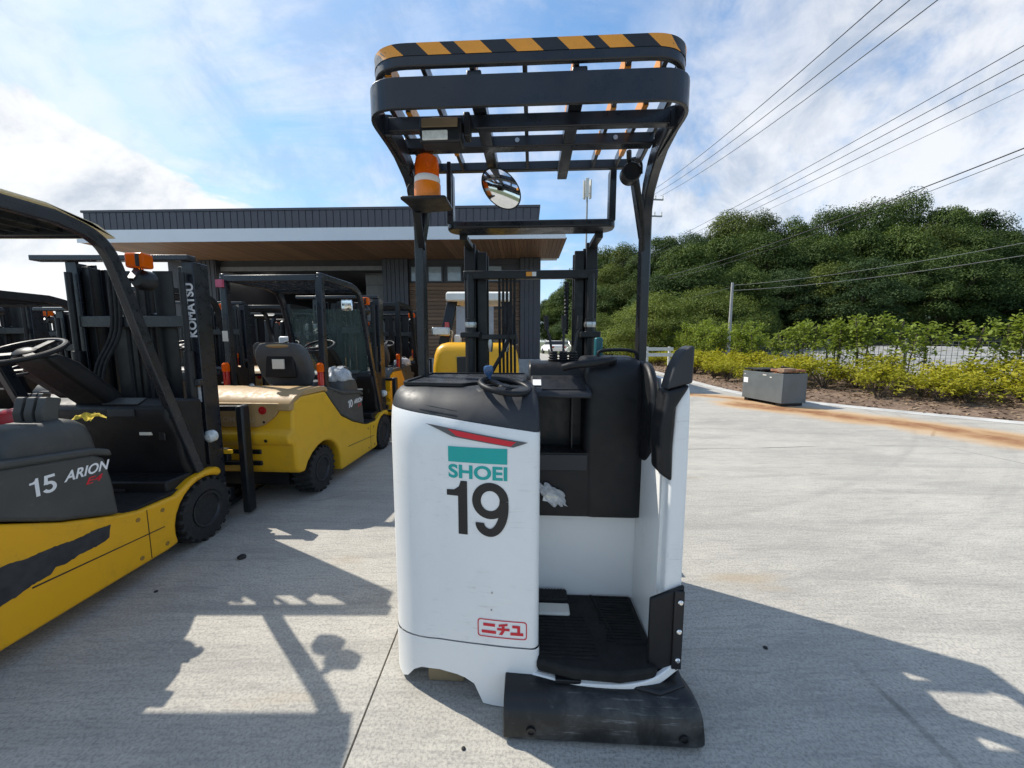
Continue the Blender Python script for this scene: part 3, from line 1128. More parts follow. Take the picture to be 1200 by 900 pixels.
# ------------------------------------------------------------------ wire fence behind the young trees
fen = thing('wire_fence', 'grey wire mesh fence behind the row of young trees', 'fence', loc=(0, 0, 0))
FL_ = interp_line([toward(a, b, -0.55) for a, b in zip(interp_line(ROW[2:-2], 40), interp_line(KERB[2:-2], 40))], 260)
mesh_ = MB()
acc = 0
for i, (x, y) in enumerate(FL_[:-1]):
    x2, y2 = FL_[i + 1]
    mesh_.bar((x, y, 0.34), (x, y, 1.42), 0.007, 0.007)
for zz in (0.36, 0.50, 0.64, 0.78, 0.92, 1.06, 1.20, 1.34, 1.42):
    mesh_.sweep([(x, y, zz) for x, y in FL_[::4]], [(-0.004, -0.004), (0.004, -0.004), (0.004, 0.004), (-0.004, 0.004)])
mesh_.build('wire_mesh', M_FENCE, fen, smooth=False)
postm = None
for i in range(0, 260, 20):
    x, y = FL_[i]
    bx(x - 0.025, x + 0.025, y - 0.025, y + 0.025, 0.15, 1.5).build('post', M_FENCE, fen)
lowk = MB().sweep([(x, y, 0.27) for x, y in FL_[::4]], [(-0.07, -0.13), (0.07, -0.13), (0.07, 0.11), (-0.07, 0.11)])
lowk.build('base_kerb', M_KERBM, fen)

# ------------------------------------------------------------------ poles, wires, antenna, sign, barrier
def pole(name, label, x, y, h, r, arms=(), cat='utility pole'):
    t = thing(name, label, cat, (x, y, 0))
    MB().lathe([(r, -0.3), (r * 0.65, h)], n=12).build('pole_shaft', M_POLE, t)
    for z, L, ang in arms:
        d = Vector((math.cos(ang), math.sin(ang), 0)) * L / 2
        a = MB().bar((-d.x, -d.y, z), (d.x, d.y, z), 0.09, 0.09)
        ao = a.build('crossarm', M_POLE, t)
        for q in (-0.95, -0.35, 0.35, 0.95):
            MB().lathe([(0.03, z), (0.06, z + 0.06), (0.03, z + 0.12), (0.055, z + 0.18), (0.02, z + 0.3)], Matrix.Translation((d.x * q, d.y * q, 0.04)), 8).build('insulator', M_WHITE2, ao)
    return t


pole('utility_pole', 'tall utility pole with crossarms behind the right guard leg of the white truck', 10.5, 30, 12.9, 0.15, ((12.05, 1.9, 0.1), (10.85, 1.8, 0.1)))
pole('utility_pole', 'far utility pole hidden behind the lift mast', 13.2, 68, 13.2, 0.17, ((12.6, 1.9, 0.4),))
pole('utility_pole', 'short plain grey pole standing in front of the wooded hill', 12.2, 21.5, 4.65, 0.10)


def wire(label, a, b, sag, m, r, group):
    a, b = Vector(a), Vector(b)
    pts = []
    for i in range(25):
        t = i / 24
        p = a.lerp(b, t)
        p.z -= sag * 4 * t * (1 - t)
        pts.append(p)
    o = MB().tube(pts, r, 5).build('overhead_wire', m)
    return tag(o, label, 'wire', group)


WA = 'steep overhead wires running up to the top edge'
for k, (x1, lab) in enumerate(((9.9, 'leftmost of the three steep overhead wires above the wood'), (10.5, 'middle one of the three steep overhead wires above the wood'), (11.2, 'rightmost of the three steep overhead wires above the wood'))):
    e = [(7.9, 7.0, 8.6), (8.5, 7.0, 8.6), (9.1, 7.0, 8.6)][k]
    # wire ends at a support beyond the right of the frame, high above the yard
    wire(lab, (x1, 30, 12.3), e, 0.35, M_WIRE, 0.012, WA)
WB = 'slanting overhead wires reaching the right edge'
for k, (zz, lab) in enumerate(((9.1, 'upper wire of the slanting set reaching the right edge'), (8.72, 'second wire of the slanting set reaching the right edge'), (8.35, 'third wire of the slanting set reaching the right edge'), (7.95, 'lowest faint wire of the slanting set reaching the right edge'))):
    wire(lab, (12.4 + 0.5 * k, 68, 12.7), (13.4, 9.6, zz), 0.9, M_WIRE, 0.012 if k < 3 else 0.007, WB)
WC = 'cables crossing in front of the wood'
wire('thick dark cable sloping up from the wood to the right edge', (10.95, 30, 6.2), (13.6, 9.6, 6.55), 0.35, M_WIRE, 0.018, WC)
wire('thin cable just below the thick cable over the wood', (10.95, 30, 6.0), (13.6, 9.6, 6.40), 0.42, M_WIRE, 0.010, WC)
wire('upper pale cable crossing the dark trees to the short pole', (12.2, 21.5, 4.5), (16.4, 11.4, 4.55), 0.2, M_WIREG, 0.009, WC)
wire('lower pale cable crossing the dark trees to the short pole', (12.2, 21.5, 4.22), (16.4, 11.4, 4.15), 0.2, M_WIREG, 0.010, WC)
wire('pale cable from the short pole towards the tall pole', (12.2, 21.5, 4.42), (10.95, 30, 4.6), 0.25, M_WIREG, 0.009, WC)

an = thing('antenna_mast', 'thin mobile phone antenna mast with panel antennas above the building', 'antenna', (7.55, 40, 0))
MB().tube([(0, 0, -0.2), (0, 0, 17.4)], 0.09, 8).build('mast_pole', M_POLE, an)
for a in (0.3, 2.4, 4.5):
    q = Matrix.Rotation(a, 4, 'Z')
    MB().box(0.28, 0.42, -0.17, 0.17, 15.7, 17.5, q).build('panel_antenna', M_WHITE2, an, 0.02)
    MB().bar(q @ Vector((0, 0, 16.2)), q @ Vector((0.3, 0, 16.2)), 0.06, 0.06).build('bracket', M_POLE, an)

sg = thing('road_sign', 'small yellow diamond road sign far beyond the yard', 'road sign', (8.75, 36, 0))
MB().tube([(0, 0, -0.2), (0, 0, 2.9)], 0.035, 8).build('sign_post', M_WHITE2, sg)
MB().prism([(0, 2.25), (0.42, 2.68), (0, 3.1), (-0.42, 2.68)], 'y', -0.06, -0.04).build('sign_plate', M_YEL, sg)

ba = thing('barrier', 'low beige two-rail barrier beside the planting bed', 'barrier', (6.1, 16, 0))
for x in (-0.42, 0.5):
    bx(x - 0.04, x + 0.04, -0.04, 0.04, 0, 1.2).build('post', M_WHITE2, ba)
for z in (0.86, 1.1):
    bx(-0.6, 0.65, -0.07, -0.04, z - 0.07, z + 0.07).build('rail', M_WHITE2, ba)


def make_car(col_m, label, x, y, rz):
    t = thing('parked_car', label, 'car', (x, y, 0), rz, 'cars parked far beyond the building')
    prof = [(-2.1, 0.35), (-2.15, 0.75), (-2.0, 1.0), (-1.7, 1.05), (-1.25, 1.48), (0.2, 1.5), (0.95, 1.02), (1.9, 0.85), (2.12, 0.6), (2.1, 0.33)]
    MB().prism(prof, 'x', -0.82, 0.82).build('body', col_m, t, 0.08)
    for sx in (-1, 1):
        MB().prism([(-1.5, 1.08), (-1.18, 1.42), (0.15, 1.43), (0.7, 1.06)], 'x', sx * 0.823 - 0.004, sx * 0.823 + 0.004).build('side_window', M_BLACKM, t)
    MB().add([(-0.7, -1.69, 1.08), (0.7, -1.69, 1.08), (0.66, -1.29, 1.46), (-0.66, -1.29, 1.46)], [(0, 1, 2, 3)]).build('rear_window', M_BLACKM, t)
    for sx in (-1, 1):
        for yy in (-1.3, 1.3):
            MB().lathe([(0.16, -0.1), (0.31, -0.1), (0.31, 0.1), (0.16, 0.1)], Matrix.Translation((sx * 0.76, yy, 0.31)) @ Matrix.Rotation(R(90), 4, 'Y'), 16).build('wheel', M_RUBBER, t)
        bx(sx * 0.66 - 0.13, sx * 0.66 + 0.13, -2.17, -2.1, 0.72, 0.88).build('tail_light', M_REDL, t)
    return t


make_car(M_WHITE, 'white car parked far off, seen between the control levers', 4.6, 43, 0.2)
make_car(M_STEEL, 'silver car parked far off beside the lift mast', 6.9, 44, 0.15)
make_car(M_WHITE, 'white car just beyond the bed, right of the lift mast', 7.75, 39.5, 1.3)

# ------------------------------------------------------------------ building
bl = thing('office_building', 'low modern building with dark parapet, white fascia, cedar soffit and dark garage opening', 'building', (1.1, 15.4, 0), R(-2.0))
# local coordinates: x to the left is negative, y=0 the facade, canopy towards -y
XL = -16.7
# solid shell round the garage: right block, left block, back and roof
bx(-6.2, 0.0, 0.06, 8.0, 0, 4.72).build('wall', M_CLAD, bl)
bx(XL + 1.5, -13.0, 0.06, 8.0, 0, 4.72).build('wall', M_CLAD, bl)
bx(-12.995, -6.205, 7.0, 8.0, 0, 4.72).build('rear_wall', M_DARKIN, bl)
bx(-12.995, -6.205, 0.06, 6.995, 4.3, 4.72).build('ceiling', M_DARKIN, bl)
bx(XL + 1.3, 0.70, -2.9, 0.6, 4.70, 5.02).build('canopy', M_FASCIA, bl)
bx(XL + 1.3, 0.70, -2.93, -2.903, 4.66, 5.06).build('fascia', M_FASCIA, bl)
bx(XL + 0.02, -0.10, -1.55, 7.9, 5.02, 6.06).build('parapet', M_CLAD, bl)
bx(XL - 0.02, -0.06, -1.60, 7.9, 6.06, 6.14).build('coping', M_CLAD, bl)
# vertical cladding panels on the parapet
pm = None
x = XL + 0.05
while x < -0.35:
    if pm is None:
        pm = bx(-0.125, 0.105, -1.58, -1.552, 5.03, 6.05).build('cladding_panel', M_CLAD, bl, 0.006, 1)
        o = pm
    else:
        o = pm.copy()
        COL.objects.link(o)
    o.location = (x + 0.13, 0, 0)
    x += 0.25
# soffit boards
sm = None
x = XL + 1.35
while x < 0.62:
    if sm is None:
        sm = bx(-0.07, 0.062, -2.88, 0.05, 4.665, 4.698).build('soffit_board', M_SOFFIT, bl)
        o = sm
    else:
        o = sm.copy()
        COL.objects.link(o)
    o.location = (x + 0.07, 0, 0)
    x += 0.14
# dark clad columns
for (a, b) in ((-0.78, 0.02), (-6.22, -5.25), (-13.7, -12.97)):
    c = bx(a, b, -0.22, 0.055, 0.72, 4.66).build('column', M_CLAD, bl)
    q = a + 0.02
    while q < b - 0.1:
        bx(q, q + 0.15, -0.245, -0.222, 0.74, 4.65).build('cladding_panel', M_CLAD, c, 0.005, 1)
        q += 0.17
    bx(a - 0.03, b + 0.03, -0.27, 0.055, 0, 0.715).build('plinth', M_PLINTH, bl, 0.01)
# cedar siding
wm = None
z = 0.75
while z < 3.72:
    if wm is None:
        wm = bx(-5.22, -0.80, -0.02, 0.055, -0.075, 0.068).build('siding_board', M_WOOD, bl, 0.006, 1)
        o = wm
    else:
        o = wm.copy()
        COL.objects.link(o)
    o.location = (0, rng.normal(0, 0.006), z + 0.075)
    z += 0.15
bx(-5.22, -0.80, -0.05, 0.055, 0, 0.745).build('plinth', M_PLINTH, bl, 0.01)
bx(-5.22, -0.80, 0.0, 0.055, 4.45, 4.66).build('header', M_CLAD, bl)
M_WIN = mat('window_glass', (0.30, 0.36, 0.40), 0.08, var=0.1, coat=0.8)
for (a, b) in ((-5.2, -4.62), (-4.5, -3.86), (-3.74, -3.08), (-2.96, -2.28), (-2.16, -1.46)):
    f = MB()
    f.box(a, b, -0.01, 0.05, 3.76, 3.82).box(a, b, -0.01, 0.05, 4.37, 4.43).box(a, a + 0.06, -0.01, 0.05, 3.82, 4.37).box(b - 0.06, b, -0.01, 0.05, 3.82, 4.37)
    fo = f.build('window', M_CLAD, bl)
    bx(a + 0.06, b - 0.06, 0.02, 0.045, 3.82, 4.37).build('pane', M_WIN, fo)
# garage: roller shutter half way, lamps
sh = bx(-7.35, -6.25, 0.9, 0.94, 0.0, 4.3).build('shutter', M_SHUT, bl)
for i in range(9):
    bx(-7.35, -6.25, 0.86, 0.897, 0.05 + i * 0.47, 0.48 + i * 0.47).build('shutter_slat', M_SHUT, sh, 0.01, 1)
bx(-12.96, -6.23, 0.0, 0.055, 4.25, 4.42).build('lintel', M_SHUT, bl)
for x in (-12.2, -7.2):
    bx(x - 0.13, x + 0.13, 1.8, 2.1, 4.2, 4.295).build('ceiling_lamp', emis('lamp_white', (1.0, 0.97, 0.9), 6.0), bl)
# ------------------------------------------------------------------ reach truck
def build_reach_truck():
    global OFF
    OFF = (0.07, 1.35, 0.0)
    t = thing('reach_truck', 'white stand-on reach truck numbered 19 with a striped overhead guard, nearest in the yard', 'reach truck', (0.05, 1.35, 0.0), R(-3.0))
    XLs, XRs = -0.495, 0.122      # battery hood sides

    def rear_y(x):
        if x > -0.27:
            return 1.325 + 0.045 * ((0.105 - x) / 0.375) ** 2
        c = min(1.0, (-0.27 - x) / (-0.27 - XLs))
        return 1.37 + 0.19 * (1 - math.sqrt(max(0.0, 1 - c * c)))

    def plan(ins_x, ins_y, ins_r, z, y1=2.06, zf=None):
        pts = []
        xs = [XRs - 0.03] + [0.085 - 0.355 * i / 10 for i in range(1, 11)]
        # inner right corner
        pts.append((XRs - ins_r, y1))
        pts.append((XRs - ins_r, 1.60))
        for k in range(5):
            a = math.pi / 2 * k / 4
            pts.append((XRs - ins_r - 0.028 * (1 - math.cos(a)), 1.352 - 0.028 * math.sin(a) + ins_y))
        for x in xs[1:]:
            pts.append((x, rear_y(x) + ins_y))
        for k in range(1, 10):
            a = math.pi / 2 * k / 9
            x = -0.27 - (-0.27 - XLs - ins_x) * math.sin(a)
            pts.append((x, 1.37 + ins_y + (0.19 - min(ins_y, 0.12)) * (1 - math.cos(a))))
        pts.append((XLs + ins_x, 1.75))
        pts.append((XLs + ins_x, y1))
        return [(x, y, zf(x, y) if zf else z) for x, y in pts]

    hull = MB()
    lv = [(0.262, 0, 0, 0), (0.5, 0, 0, 0), (0.8, 0, 0, 0), (1.02, 0, 0, 0), (1.08, 0, 0.004, 0), (1.13, 0.001, 0.018, 0.0), (1.165, 0.004, 0.038, 0.002),
          (1.195, 0.010, 0.068, 0.006), (1.217, 0.020, 0.098, 0.014), (1.232, 0.034, 0.128, 0.026), (1.240, 0.05, 0.155, 0.04)]
    def seam(x, y):
        q = min(1.0, max(0.0, (y - 1.335) / 0.20))
        return 0.256 - 0.066 * q
    hull.loft([plan(a, b, c, z, zf=(lambda x, y: seam(x, y) + 0.004) if z < 0.3 else None) for z, a, b, c in lv])

    def half(name, m, keep_low):
        bm = bmesh.new()
        vs = [bm.verts.new(Vector(p)) for p in hull.v]
        for fc in hull.f:
            bm.faces.new([vs[i] for i in fc])
        # slanted joint between white hood and charcoal lid
        nrm = Vector((0.128, 0.06, 1.0)).normalized()
        co = Vector((0.105, 1.325, 1.098 + (0.0015 if not keep_low else -0.0015)))
        geom = bm.verts[:] + bm.edges[:] + bm.faces[:]
        rr = bmesh.ops.bisect_plane(bm, geom=geom, plane_co=co, plane_no=nrm, clear_outer=keep_low, clear_inner=not keep_low)
        es = [e for e in rr['geom_cut'] if isinstance(e, bmesh.types.BMEdge)]
        try:
            bmesh.ops.edgeloop_fill(bm, edges=es)
        except Exception:
            pass
        bm.verts.index_update()
        mb = MB()
        mb.v = [tuple(v.co) for v in bm.verts]
        mb.f = [tuple(v.index for v in f.verts) for f in bm.faces]
        bm.free()
        return mb.build(name, m, t)
    hood = half('battery_hood', M_WHITE, True)
    lid = half('top_cover', M_LID, False)
    # grooves along the left edge of the lid
    for dz, w in ((0.010, 0.006), (0.026, 0.004)):
        pts = []
        for i in range(22):
            x = -0.488 + (0.30) * i / 21
            z = 1.098 - 0.128 * (x - 0.105) - 0.06 * (rear_y(max(x, -0.4899)) - 1.325) + dz
            # inset of the lid at this height
            iny = np.interp(z, [l[0] for l in lv], [l[2] for l in lv])
            inx = np.interp(z, [l[0] for l in lv], [l[1] for l in lv])
            xx = max(x, XLs + inx)
            pts.append((xx, rear_y(max(xx, -0.4895)) + iny + 0.0015, z))
        MB().tube(pts, w * 0.5, 5).build('trim_groove', M_BLACKM, lid)
    # recessed deck panel with raised rim
    rim = [(-0.452, 1.60), (-0.437, 1.545), (-0.19, 1.505), (-0.15, 1.56), (0.06, 1.60), (0.06, 2.03), (-0.45, 2.03)]
    ring = MB()
    ri = rounded(rim, 0.02, 3)
    ring.sweep([(x, y, 1.246) for x, y in ri], [(-0.007, -0.006), (0.007, -0.006), (0.007, 0.006), (-0.007, 0.006)], closed=True)
    ring.build('deck_rim', M_BLACKP, lid)
    deck_m = mat('deck_panel', (0.040, 0.043, 0.050), 0.28, var=0.25, scale=5, dirt=0.35, dirtcol=(0.12, 0.12, 0.125))
    MB().prism([(x, y) for x, y in rounded([(x * 0.985 - 0.003, 1.785 + (y - 1.785) * 0.97) for x, y in rim], 0.02, 3)], 'z', 1.236, 1.2445).build('deck_panel', deck_m, lid)

    # skirt under the seam
    def zb(f):
        def fn(x, y):
            if y > 1.62:
                b = 0.10
            else:
                xs = [-0.50, -0.445, -0.41, -0.37, -0.30, -0.20, -0.145, -0.115, -0.105, -0.09, 0.0, 0.2]
                zs = [0.012, 0.016, 0.045, 0.108, 0.116, 0.112, 0.100, 0.075, 0.02, 0.006, 0.004, 0.004]
                b = float(np.interp(x, xs, zs))
            return b + (seam(x, y) - b) * f
        return fn
    sk = MB()
    sk.loft([plan(0.012, 0.012, 0.012, 0, zf=zb(f)) for f in (1.0, 0.4, 0.0)] + [plan(-0.003, -0.003, -0.003, 0, zf=zb(f)) for f in (0.0, 0.12, 0.5, 1.0)], False, False)
    skirt = sk.build('skirt', M_WHITE, t)
    # slot in the skirt
    MB().prism(rounded([(0.01, 0.120), (0.085, 0.120), (0.085, 0.146), (0.01, 0.146)], 0.013, 4), 'y', 1.318, 1.334).build('hook_slot', M_INK, skirt)
    bx(-0.36, -0.10, 1.60, 2.0, 0.03, 0.10).build('drive_unit', M_BLACKM, t, 0.01)
    bx(-0.335, -0.18, 1.42, 1.58, 0.008, 0.085).build('brown_bracket', M_BROWN, t, 0.008)
    # wheels below
    for (x, y, r, w) in ((-0.25, 1.72, 0.11, 0.11), (0.42, 1.72, 0.10, 0.13), (-0.36, 2.75, 0.11, 0.10), (0.5, 2.75, 0.11, 0.10)):
        MB().lathe([(0.03, -w / 2), (r - 0.01, -w / 2), (r, -w / 2 + 0.01), (r, w / 2 - 0.01), (r - 0.01, w / 2), (0.03, w / 2)],
                   Matrix.Translation((x, y, r)) @ Matrix.Rotation(R(90), 4, 'Y'), 24).build('wheel', M_RUBBER, t)
    for x in (-0.36, 0.5):
        bx(x - 0.075, x + 0.075, 1.9, 2.95, 0.09, 0.24).build('straddle_leg', M_BLACKM, t, 0.012)
    bx(-0.46, 0.585, 1.76, 2.20, 0.10, 0.60).build('chassis', M_BLACKM, t, 0.012)
    bx(-0.47, 0.588, 2.075, 2.195, 0.605, 1.02).build('front_bulkhead', M_BLACKM, t, 0.01)

    # ---- print on the hood
    def onhood(u, v):
        return (u, rear_y(u) - 0.0018, v)

    def onhood2(u, v):
        return (u, rear_y(u) - 0.0030, v)
    decal('stripe', M_GREYP, hood, [poly2([(-0.305, 1.117), (0.079, 1.060), (0.026, 1.041), (-0.201, 1.072)])], onhood, (-0.31, 0.08, 0.03))
    decal('red_stripe', M_REDP, hood, [poly2([(-0.219, 1.101), (0.036, 1.061), (0.015, 1.045), (-0.184, 1.075)])], onhood2, (-0.31, 0.08, 0.03))
    decal('company_bar', M_TEAL, hood, [poly2([(-0.218, 0.977), (0.004, 0.977), (0.004, 1.035), (-0.218, 1.035)])], onhood, (-0.31, 0.08, 0.03))
    T = text_flat('SHOEI', 0.053, 1.0, 0.032, 0, 1.0)
    k = 0.222 / text_width(T)
    T = ([(u * k, v) for u, v in T[0]], T[1])
    decal('company_name', M_TEAL, hood, [shift2(T, -0.218, 0.915)], onhood, (-0.31, 0.08, 0.03))
    decal('number', M_INK, hood, number2('19', 0.208, -0.226, 0.698, 1.06), onhood, (-0.31, 0.08, 0.03))
    decal('number', M_INK, hood, nine_tail(0.208, -0.226 + 0.46 * 0.208 * 1.06, 0.698, 1.06), onhood2, (-0.31, 0.08, 0.03))
    # maker's badge: red frame and three katakana
    fr_o = rounded([(-0.112, 0.292), (0.078, 0.292), (0.078, 0.366), (-0.112, 0.366)], 0.014, 5)
    fr_i = rounded([(-0.108, 0.296), (0.074, 0.296), (0.074, 0.362), (-0.108, 0.362)], 0.011, 5)
    nfr = len(fr_o)
    frame = (fr_o + fr_i, [(i, (i + 1) % nfr, nfr + (i + 1) % nfr, nfr + i) for i in range(nfr)])
    decal('badge_frame', M_REDP, hood, [frame], onhood, (-0.31, 0.08, 0.02))
    kana = []
    # ni
    kana += [rect2(-0.090, 0.337, -0.044, 0.349), rect2(-0.096, 0.308, -0.040, 0.320)]
    # chi
    kana += [poly2([(-0.030, 0.339), (0.004, 0.345), (0.004, 0.354), (-0.030, 0.348)]), rect2(-0.036, 0.324, 0.012, 0.334),
             poly2([(-0.018, 0.334), (-0.007, 0.334), (-0.007, 0.342), (-0.018, 0.341)]),
             poly2([(-0.018, 0.324), (-0.030, 0.306), (-0.016, 0.306), (-0.006, 0.324)])]
    # yu
    kana += [rect2(0.022, 0.338, 0.052, 0.349), rect2(0.041, 0.320, 0.052, 0.338), rect2(0.015, 0.308, 0.064, 0.320)]
    decal('badge_lettering', M_REDP, hood, kana, onhood)
    for (x, z) in ((-0.055, 0.475), (-0.058, 0.405)):
        MB().lathe([(0.0035, 0), (0.0035, 0.004)], Matrix.Translation((x, rear_y(x) + 0.001, z)) @ Matrix.Rotation(R(90), 4, 'X'), 8).build('rivet', M_STEEL, hood)

    # ---- steering wheel
    c = Vector((-0.014, 1.475, 1.246))
    Mt = Matrix.Translation(c) @ Matrix.Rotation(R(10), 4, 'Y') @ Matrix.Rotation(R(8), 4, 'X')
    hub = MB().lathe([(0.040, -0.058), (0.036, -0.03), (0.026, -0.006), (0.020, 0.004)], Mt, 20).build('steering_column', M_BLACKP, t)
    MB().ball((-0.085, 1.53, 1.215), 0.10, 0.085, 0.030, 20, 10).build('column_cowl', M_LID, t)
    ringp = [Mt @ Vector((0.097 * math.cos(2 * math.pi * i / 32), 0.097 * math.sin(2 * math.pi * i / 32), 0.0)) for i in range(32)]
    sw = MB().tube(ringp, 0.0115, 10, closed=True).build('steering_wheel', M_BLACKP, t)
    sp = MB()
    for a in (20, 140, 260):
        sp.bar(Mt @ Vector((0, 0, -0.004)), Mt @ Vector((0.095 * math.cos(R(a)), 0.095 * math.sin(R(a)), 0.0)), 0.030, 0.008, Mt.to_3x3() @ Vector((0, 0, 1)))
    sp.build('spoke', M_BLACKP, sw)
    kp = Mt @ Vector((0.090 * math.cos(R(142)), 0.090 * math.sin(R(142)), 0))
    MB().lathe([(0.008, 0), (0.009, 0.012), (0.017, 0.024), (0.021, 0.042), (0.018, 0.054), (0.008, 0.058)], Matrix.Translation(kp) @ Matrix.Rotation(R(-4), 4, 'Y'), 18).build('spinner_knob', M_BLUEK, sw)

    # ---- operator bay
    fl = MB().prism([(0.10, 1.345), (0.25, 1.30), (0.42, 1.292), (0.56, 1.315), (0.60, 1.34), (0.60, 1.72), (0.10, 1.72)], 'z', 0.145, 0.188)
    fl.build('floor_plate', M_WHITE, t, 0.008)
    mt = MB().prism([(0.112, 1.355), (0.118, 1.314), (0.25, 1.282), (0.42, 1.274), (0.555, 1.300), (0.575, 1.335), (0.565, 1.712), (0.112, 1.712)], 'z', 0.172, 0.216).build('floor_mat', M_MATF, t, 0.012)
    ribs = MB()
    for i in range(13):
        ribs.box(0.12, 0.36 - 0.003 * i, 1.332 + i * 0.0185, 1.340 + i * 0.0185, 0.215, 0.2185)
    for i in range(17):
        ribs.box(0.395 + 0.003 * i if i < 6 else 0.372 + 0.002 * i, 0.545, 1.425 + i * 0.0165, 1.433 + i * 0.0165, 0.215, 0.2195)
    rb = ribs.build('tread', M_MATF, mt)
    rb['kind'] = 'stuff'
    edge = MB().sweep([(0.555, 1.42, 0.216), (0.44, 1.42, 0.216), (0.375, 1.70, 0.216)], [(-0.005, 0), (0.005, 0), (0.003, 0.006), (-0.003, 0.006)])
    edge.build('raised_border', M_MATF, mt)
    pedal = bx(0.125, 0.265, 1.555, 1.625, 0.2155, 0.232).build('pedal', M_WHITE2, t, 0.008)
    pad = bx(0.122, 0.262, 1.635, 1.705, 0.2155, 0.243)
    pd = pad.build('pedal_pad', M_RUBBER, t, 0.006)
    pr = MB()
    for i in range(9):
        pr.box(0.130 + i * 0.0145, 0.137 + i * 0.0145, 1.64, 1.70, 0.242, 0.247)
    pr.build('grip_rib', M_RUBBER, pd)
    bx(0.108, 0.60, 1.715, 1.745, 0.19, 0.628).build('lower_panel', M_WHITE, t, 0.01)
    # black rear panel with the arched pocket
    up = MB()
    bx(0.108, 0.345, 1.660, 1.712, 0.630, 0.925).build('pocket_panel', M_BLACKP, t)
    arch = [(0.108, 1.215), (0.108, 1.105), (0.135, 1.140), (0.180, 1.163), (0.240, 1.172), (0.345, 1.172), (0.345, 1.215)]
    up.prism(arch, 'y', 1.660, 1.712)
    up.build('pocket_arch', M_BLACKP, t)
    bx(0.10, 0.36, 1.80, 1.82, 0.80, 1.22).build('pocket_back', M_BLACKM, t)
    bx(0.108, 0.345, 1.713, 1.80, 0.90, 0.925).build('pocket_shelf', M_BLACKP, t, 0.004)
    bx(0.108, 0.34, 1.655, 1.6605, 0.845, 0.918).build('pocket_lip', M_LID, t, 0.006)
    bx(0.272, 0.278, 1.715, 1.799, 0.93, 1.17).build('pocket_divider', M_BLACKM, t)
    # tall rounded cover at the right
    cov = MB()
    for_ = []
    for z, i in ((0.630, 0.0), (0.9, 0.0), (1.18, 0.0), (1.27, 0.004), (1.305, 0.014), (1.328, 0.032), (1.342, 0.062), (1.347, 0.10)):
        lp = rounded([(0.325 + i * 0.35, 1.655 + i * 1.25), (0.592 - i * 0.55, 1.655 + i * 1.25), (0.640 - i * 0.55, 2.07 - i * 0.3), (0.325 + i * 0.35, 2.07 - i * 0.3)], 0.045, 5)
        for_.append([(x, y, z) for x, y in lp])
    cov.loft(for_)
    cov.build('mast_side_cover', M_BLACKP, t)
    # padded backrest piece between cover and side panel
    MB().prism(rounded([(1.52, 0.98), (1.62, 0.90), (1.80, 0.90), (1.80, 1.335), (1.62, 1.33), (1.53, 1.24), (1.50, 1.10)], 0.05, 5), 'x', 0.568, 0.603).build('side_trim', M_BLACKP, t, 0.012)
    # dash between lid and cover
    MB().prism([(1.585, 1.183), (1.595, 1.205), (1.78, 1.262), (1.86, 1.268), (1.86, 1.19), (1.69, 1.178)], 'x', 0.085, 0.345).build('dash', M_LID, t, 0.01)
    MB().prism([(1.62, 1.2132), (1.76, 1.2563), (1.7595, 1.2595), (1.619, 1.2165)], 'x', 0.135, 0.325).build('dash_plate', M_BLACKP, t)
    MB().prism([(1.655, 1.2272), (1.715, 1.2457), (1.7145, 1.2482), (1.6545, 1.2297)], 'x', 0.095, 0.132).build('dash_label', M_WHITEP, t)
    MB().prism(rounded([(1.77, 1.245), (1.80, 1.312), (1.88, 1.328), (1.98, 1.320), (2.0, 1.22), (1.77, 1.22)], 0.03, 4), 'x', 0.075, 0.35).build('lever_console', M_BLACKP, t, 0.012)
    MB().tube(smooth_path([(0.225, 1.66, 1.305), (0.27, 1.65, 1.318), (0.34, 1.645, 1.325), (0.41, 1.65, 1.336), (0.445, 1.68, 1.338), (0.44, 1.72, 1.31)], 5), 0.017, 10).build('grab_bar', M_BLACKP, t)
    MB().tube(smooth_path([(0.41, 1.86, 1.340), (0.42, 1.86, 1.372), (0.50, 1.86, 1.380), (0.58, 1.86, 1.372), (0.60, 1.86, 1.335)], 5), 0.008, 8).build('rear_grip', M_BLACKP, t)
    for i, (x, dx) in enumerate(((0.196, -0.035), (0.245, 0.0), (0.292, 0.028))):
        lv_ = MB().tube([(x, 1.88, 1.32), (x + dx * 0.5, 1.885, 1.43), (x + dx, 1.89, 1.49)], 0.006, 8).build('control_lever', M_BLACKM, t)
        MB().tube([(x + dx * 0.93, 1.889, 1.48), (x + dx * 1.12, 1.892, 1.545)], 0.0125, 10).build('lever_knob', M_BLACKP, lv_)
        bt = []
        for k in range(5):
            bt += [(0.030 - 0.002 * k, 0.012 * k), (0.020 - 0.001 * k, 0.012 * k + 0.006)]
        MB().lathe(bt, Matrix.Translation((x, 1.88, 1.318)), 14).build('lever_boot', M_RUBBER, lv_)

    # ---- right side panel
    sp_o = MB()
    loops = []
    for z, x0, y0 in ((0.17, 0.590, 1.345), (0.6, 0.588, 1.345), (1.0, 0.590, 1.345), (1.18, 0.598, 1.350), (1.24, 0.610, 1.358), (1.268, 0.622, 1.372)):
        loops.append([(x, y, z) for x, y in rounded([(x0, y0), (0.652, y0), (0.652, 2.20), (x0, 2.20)], 0.016, 4)])
    sp_o.loft(loops)
    side = sp_o.build('side_panel', M_WHITE, t)
    MB().prism(rounded([(0.574, 0.20), (0.592, 0.20), (0.592, 0.92), (0.580, 0.98)], 0.010, 3), 'y', 1.40, 1.71).build('inner_panel', M_WHITE, t, 0.006)
    up_pad = MB().prism([(0.566, 1.250), (0.654, 1.274), (0.655, 1.404), (0.640, 1.404), (0.614, 1.384), (0.587, 1.329)], 'y', 1.350, 1.43)
    up_pad.build('side_pad_top', M_LID, t, 0.018, 3)
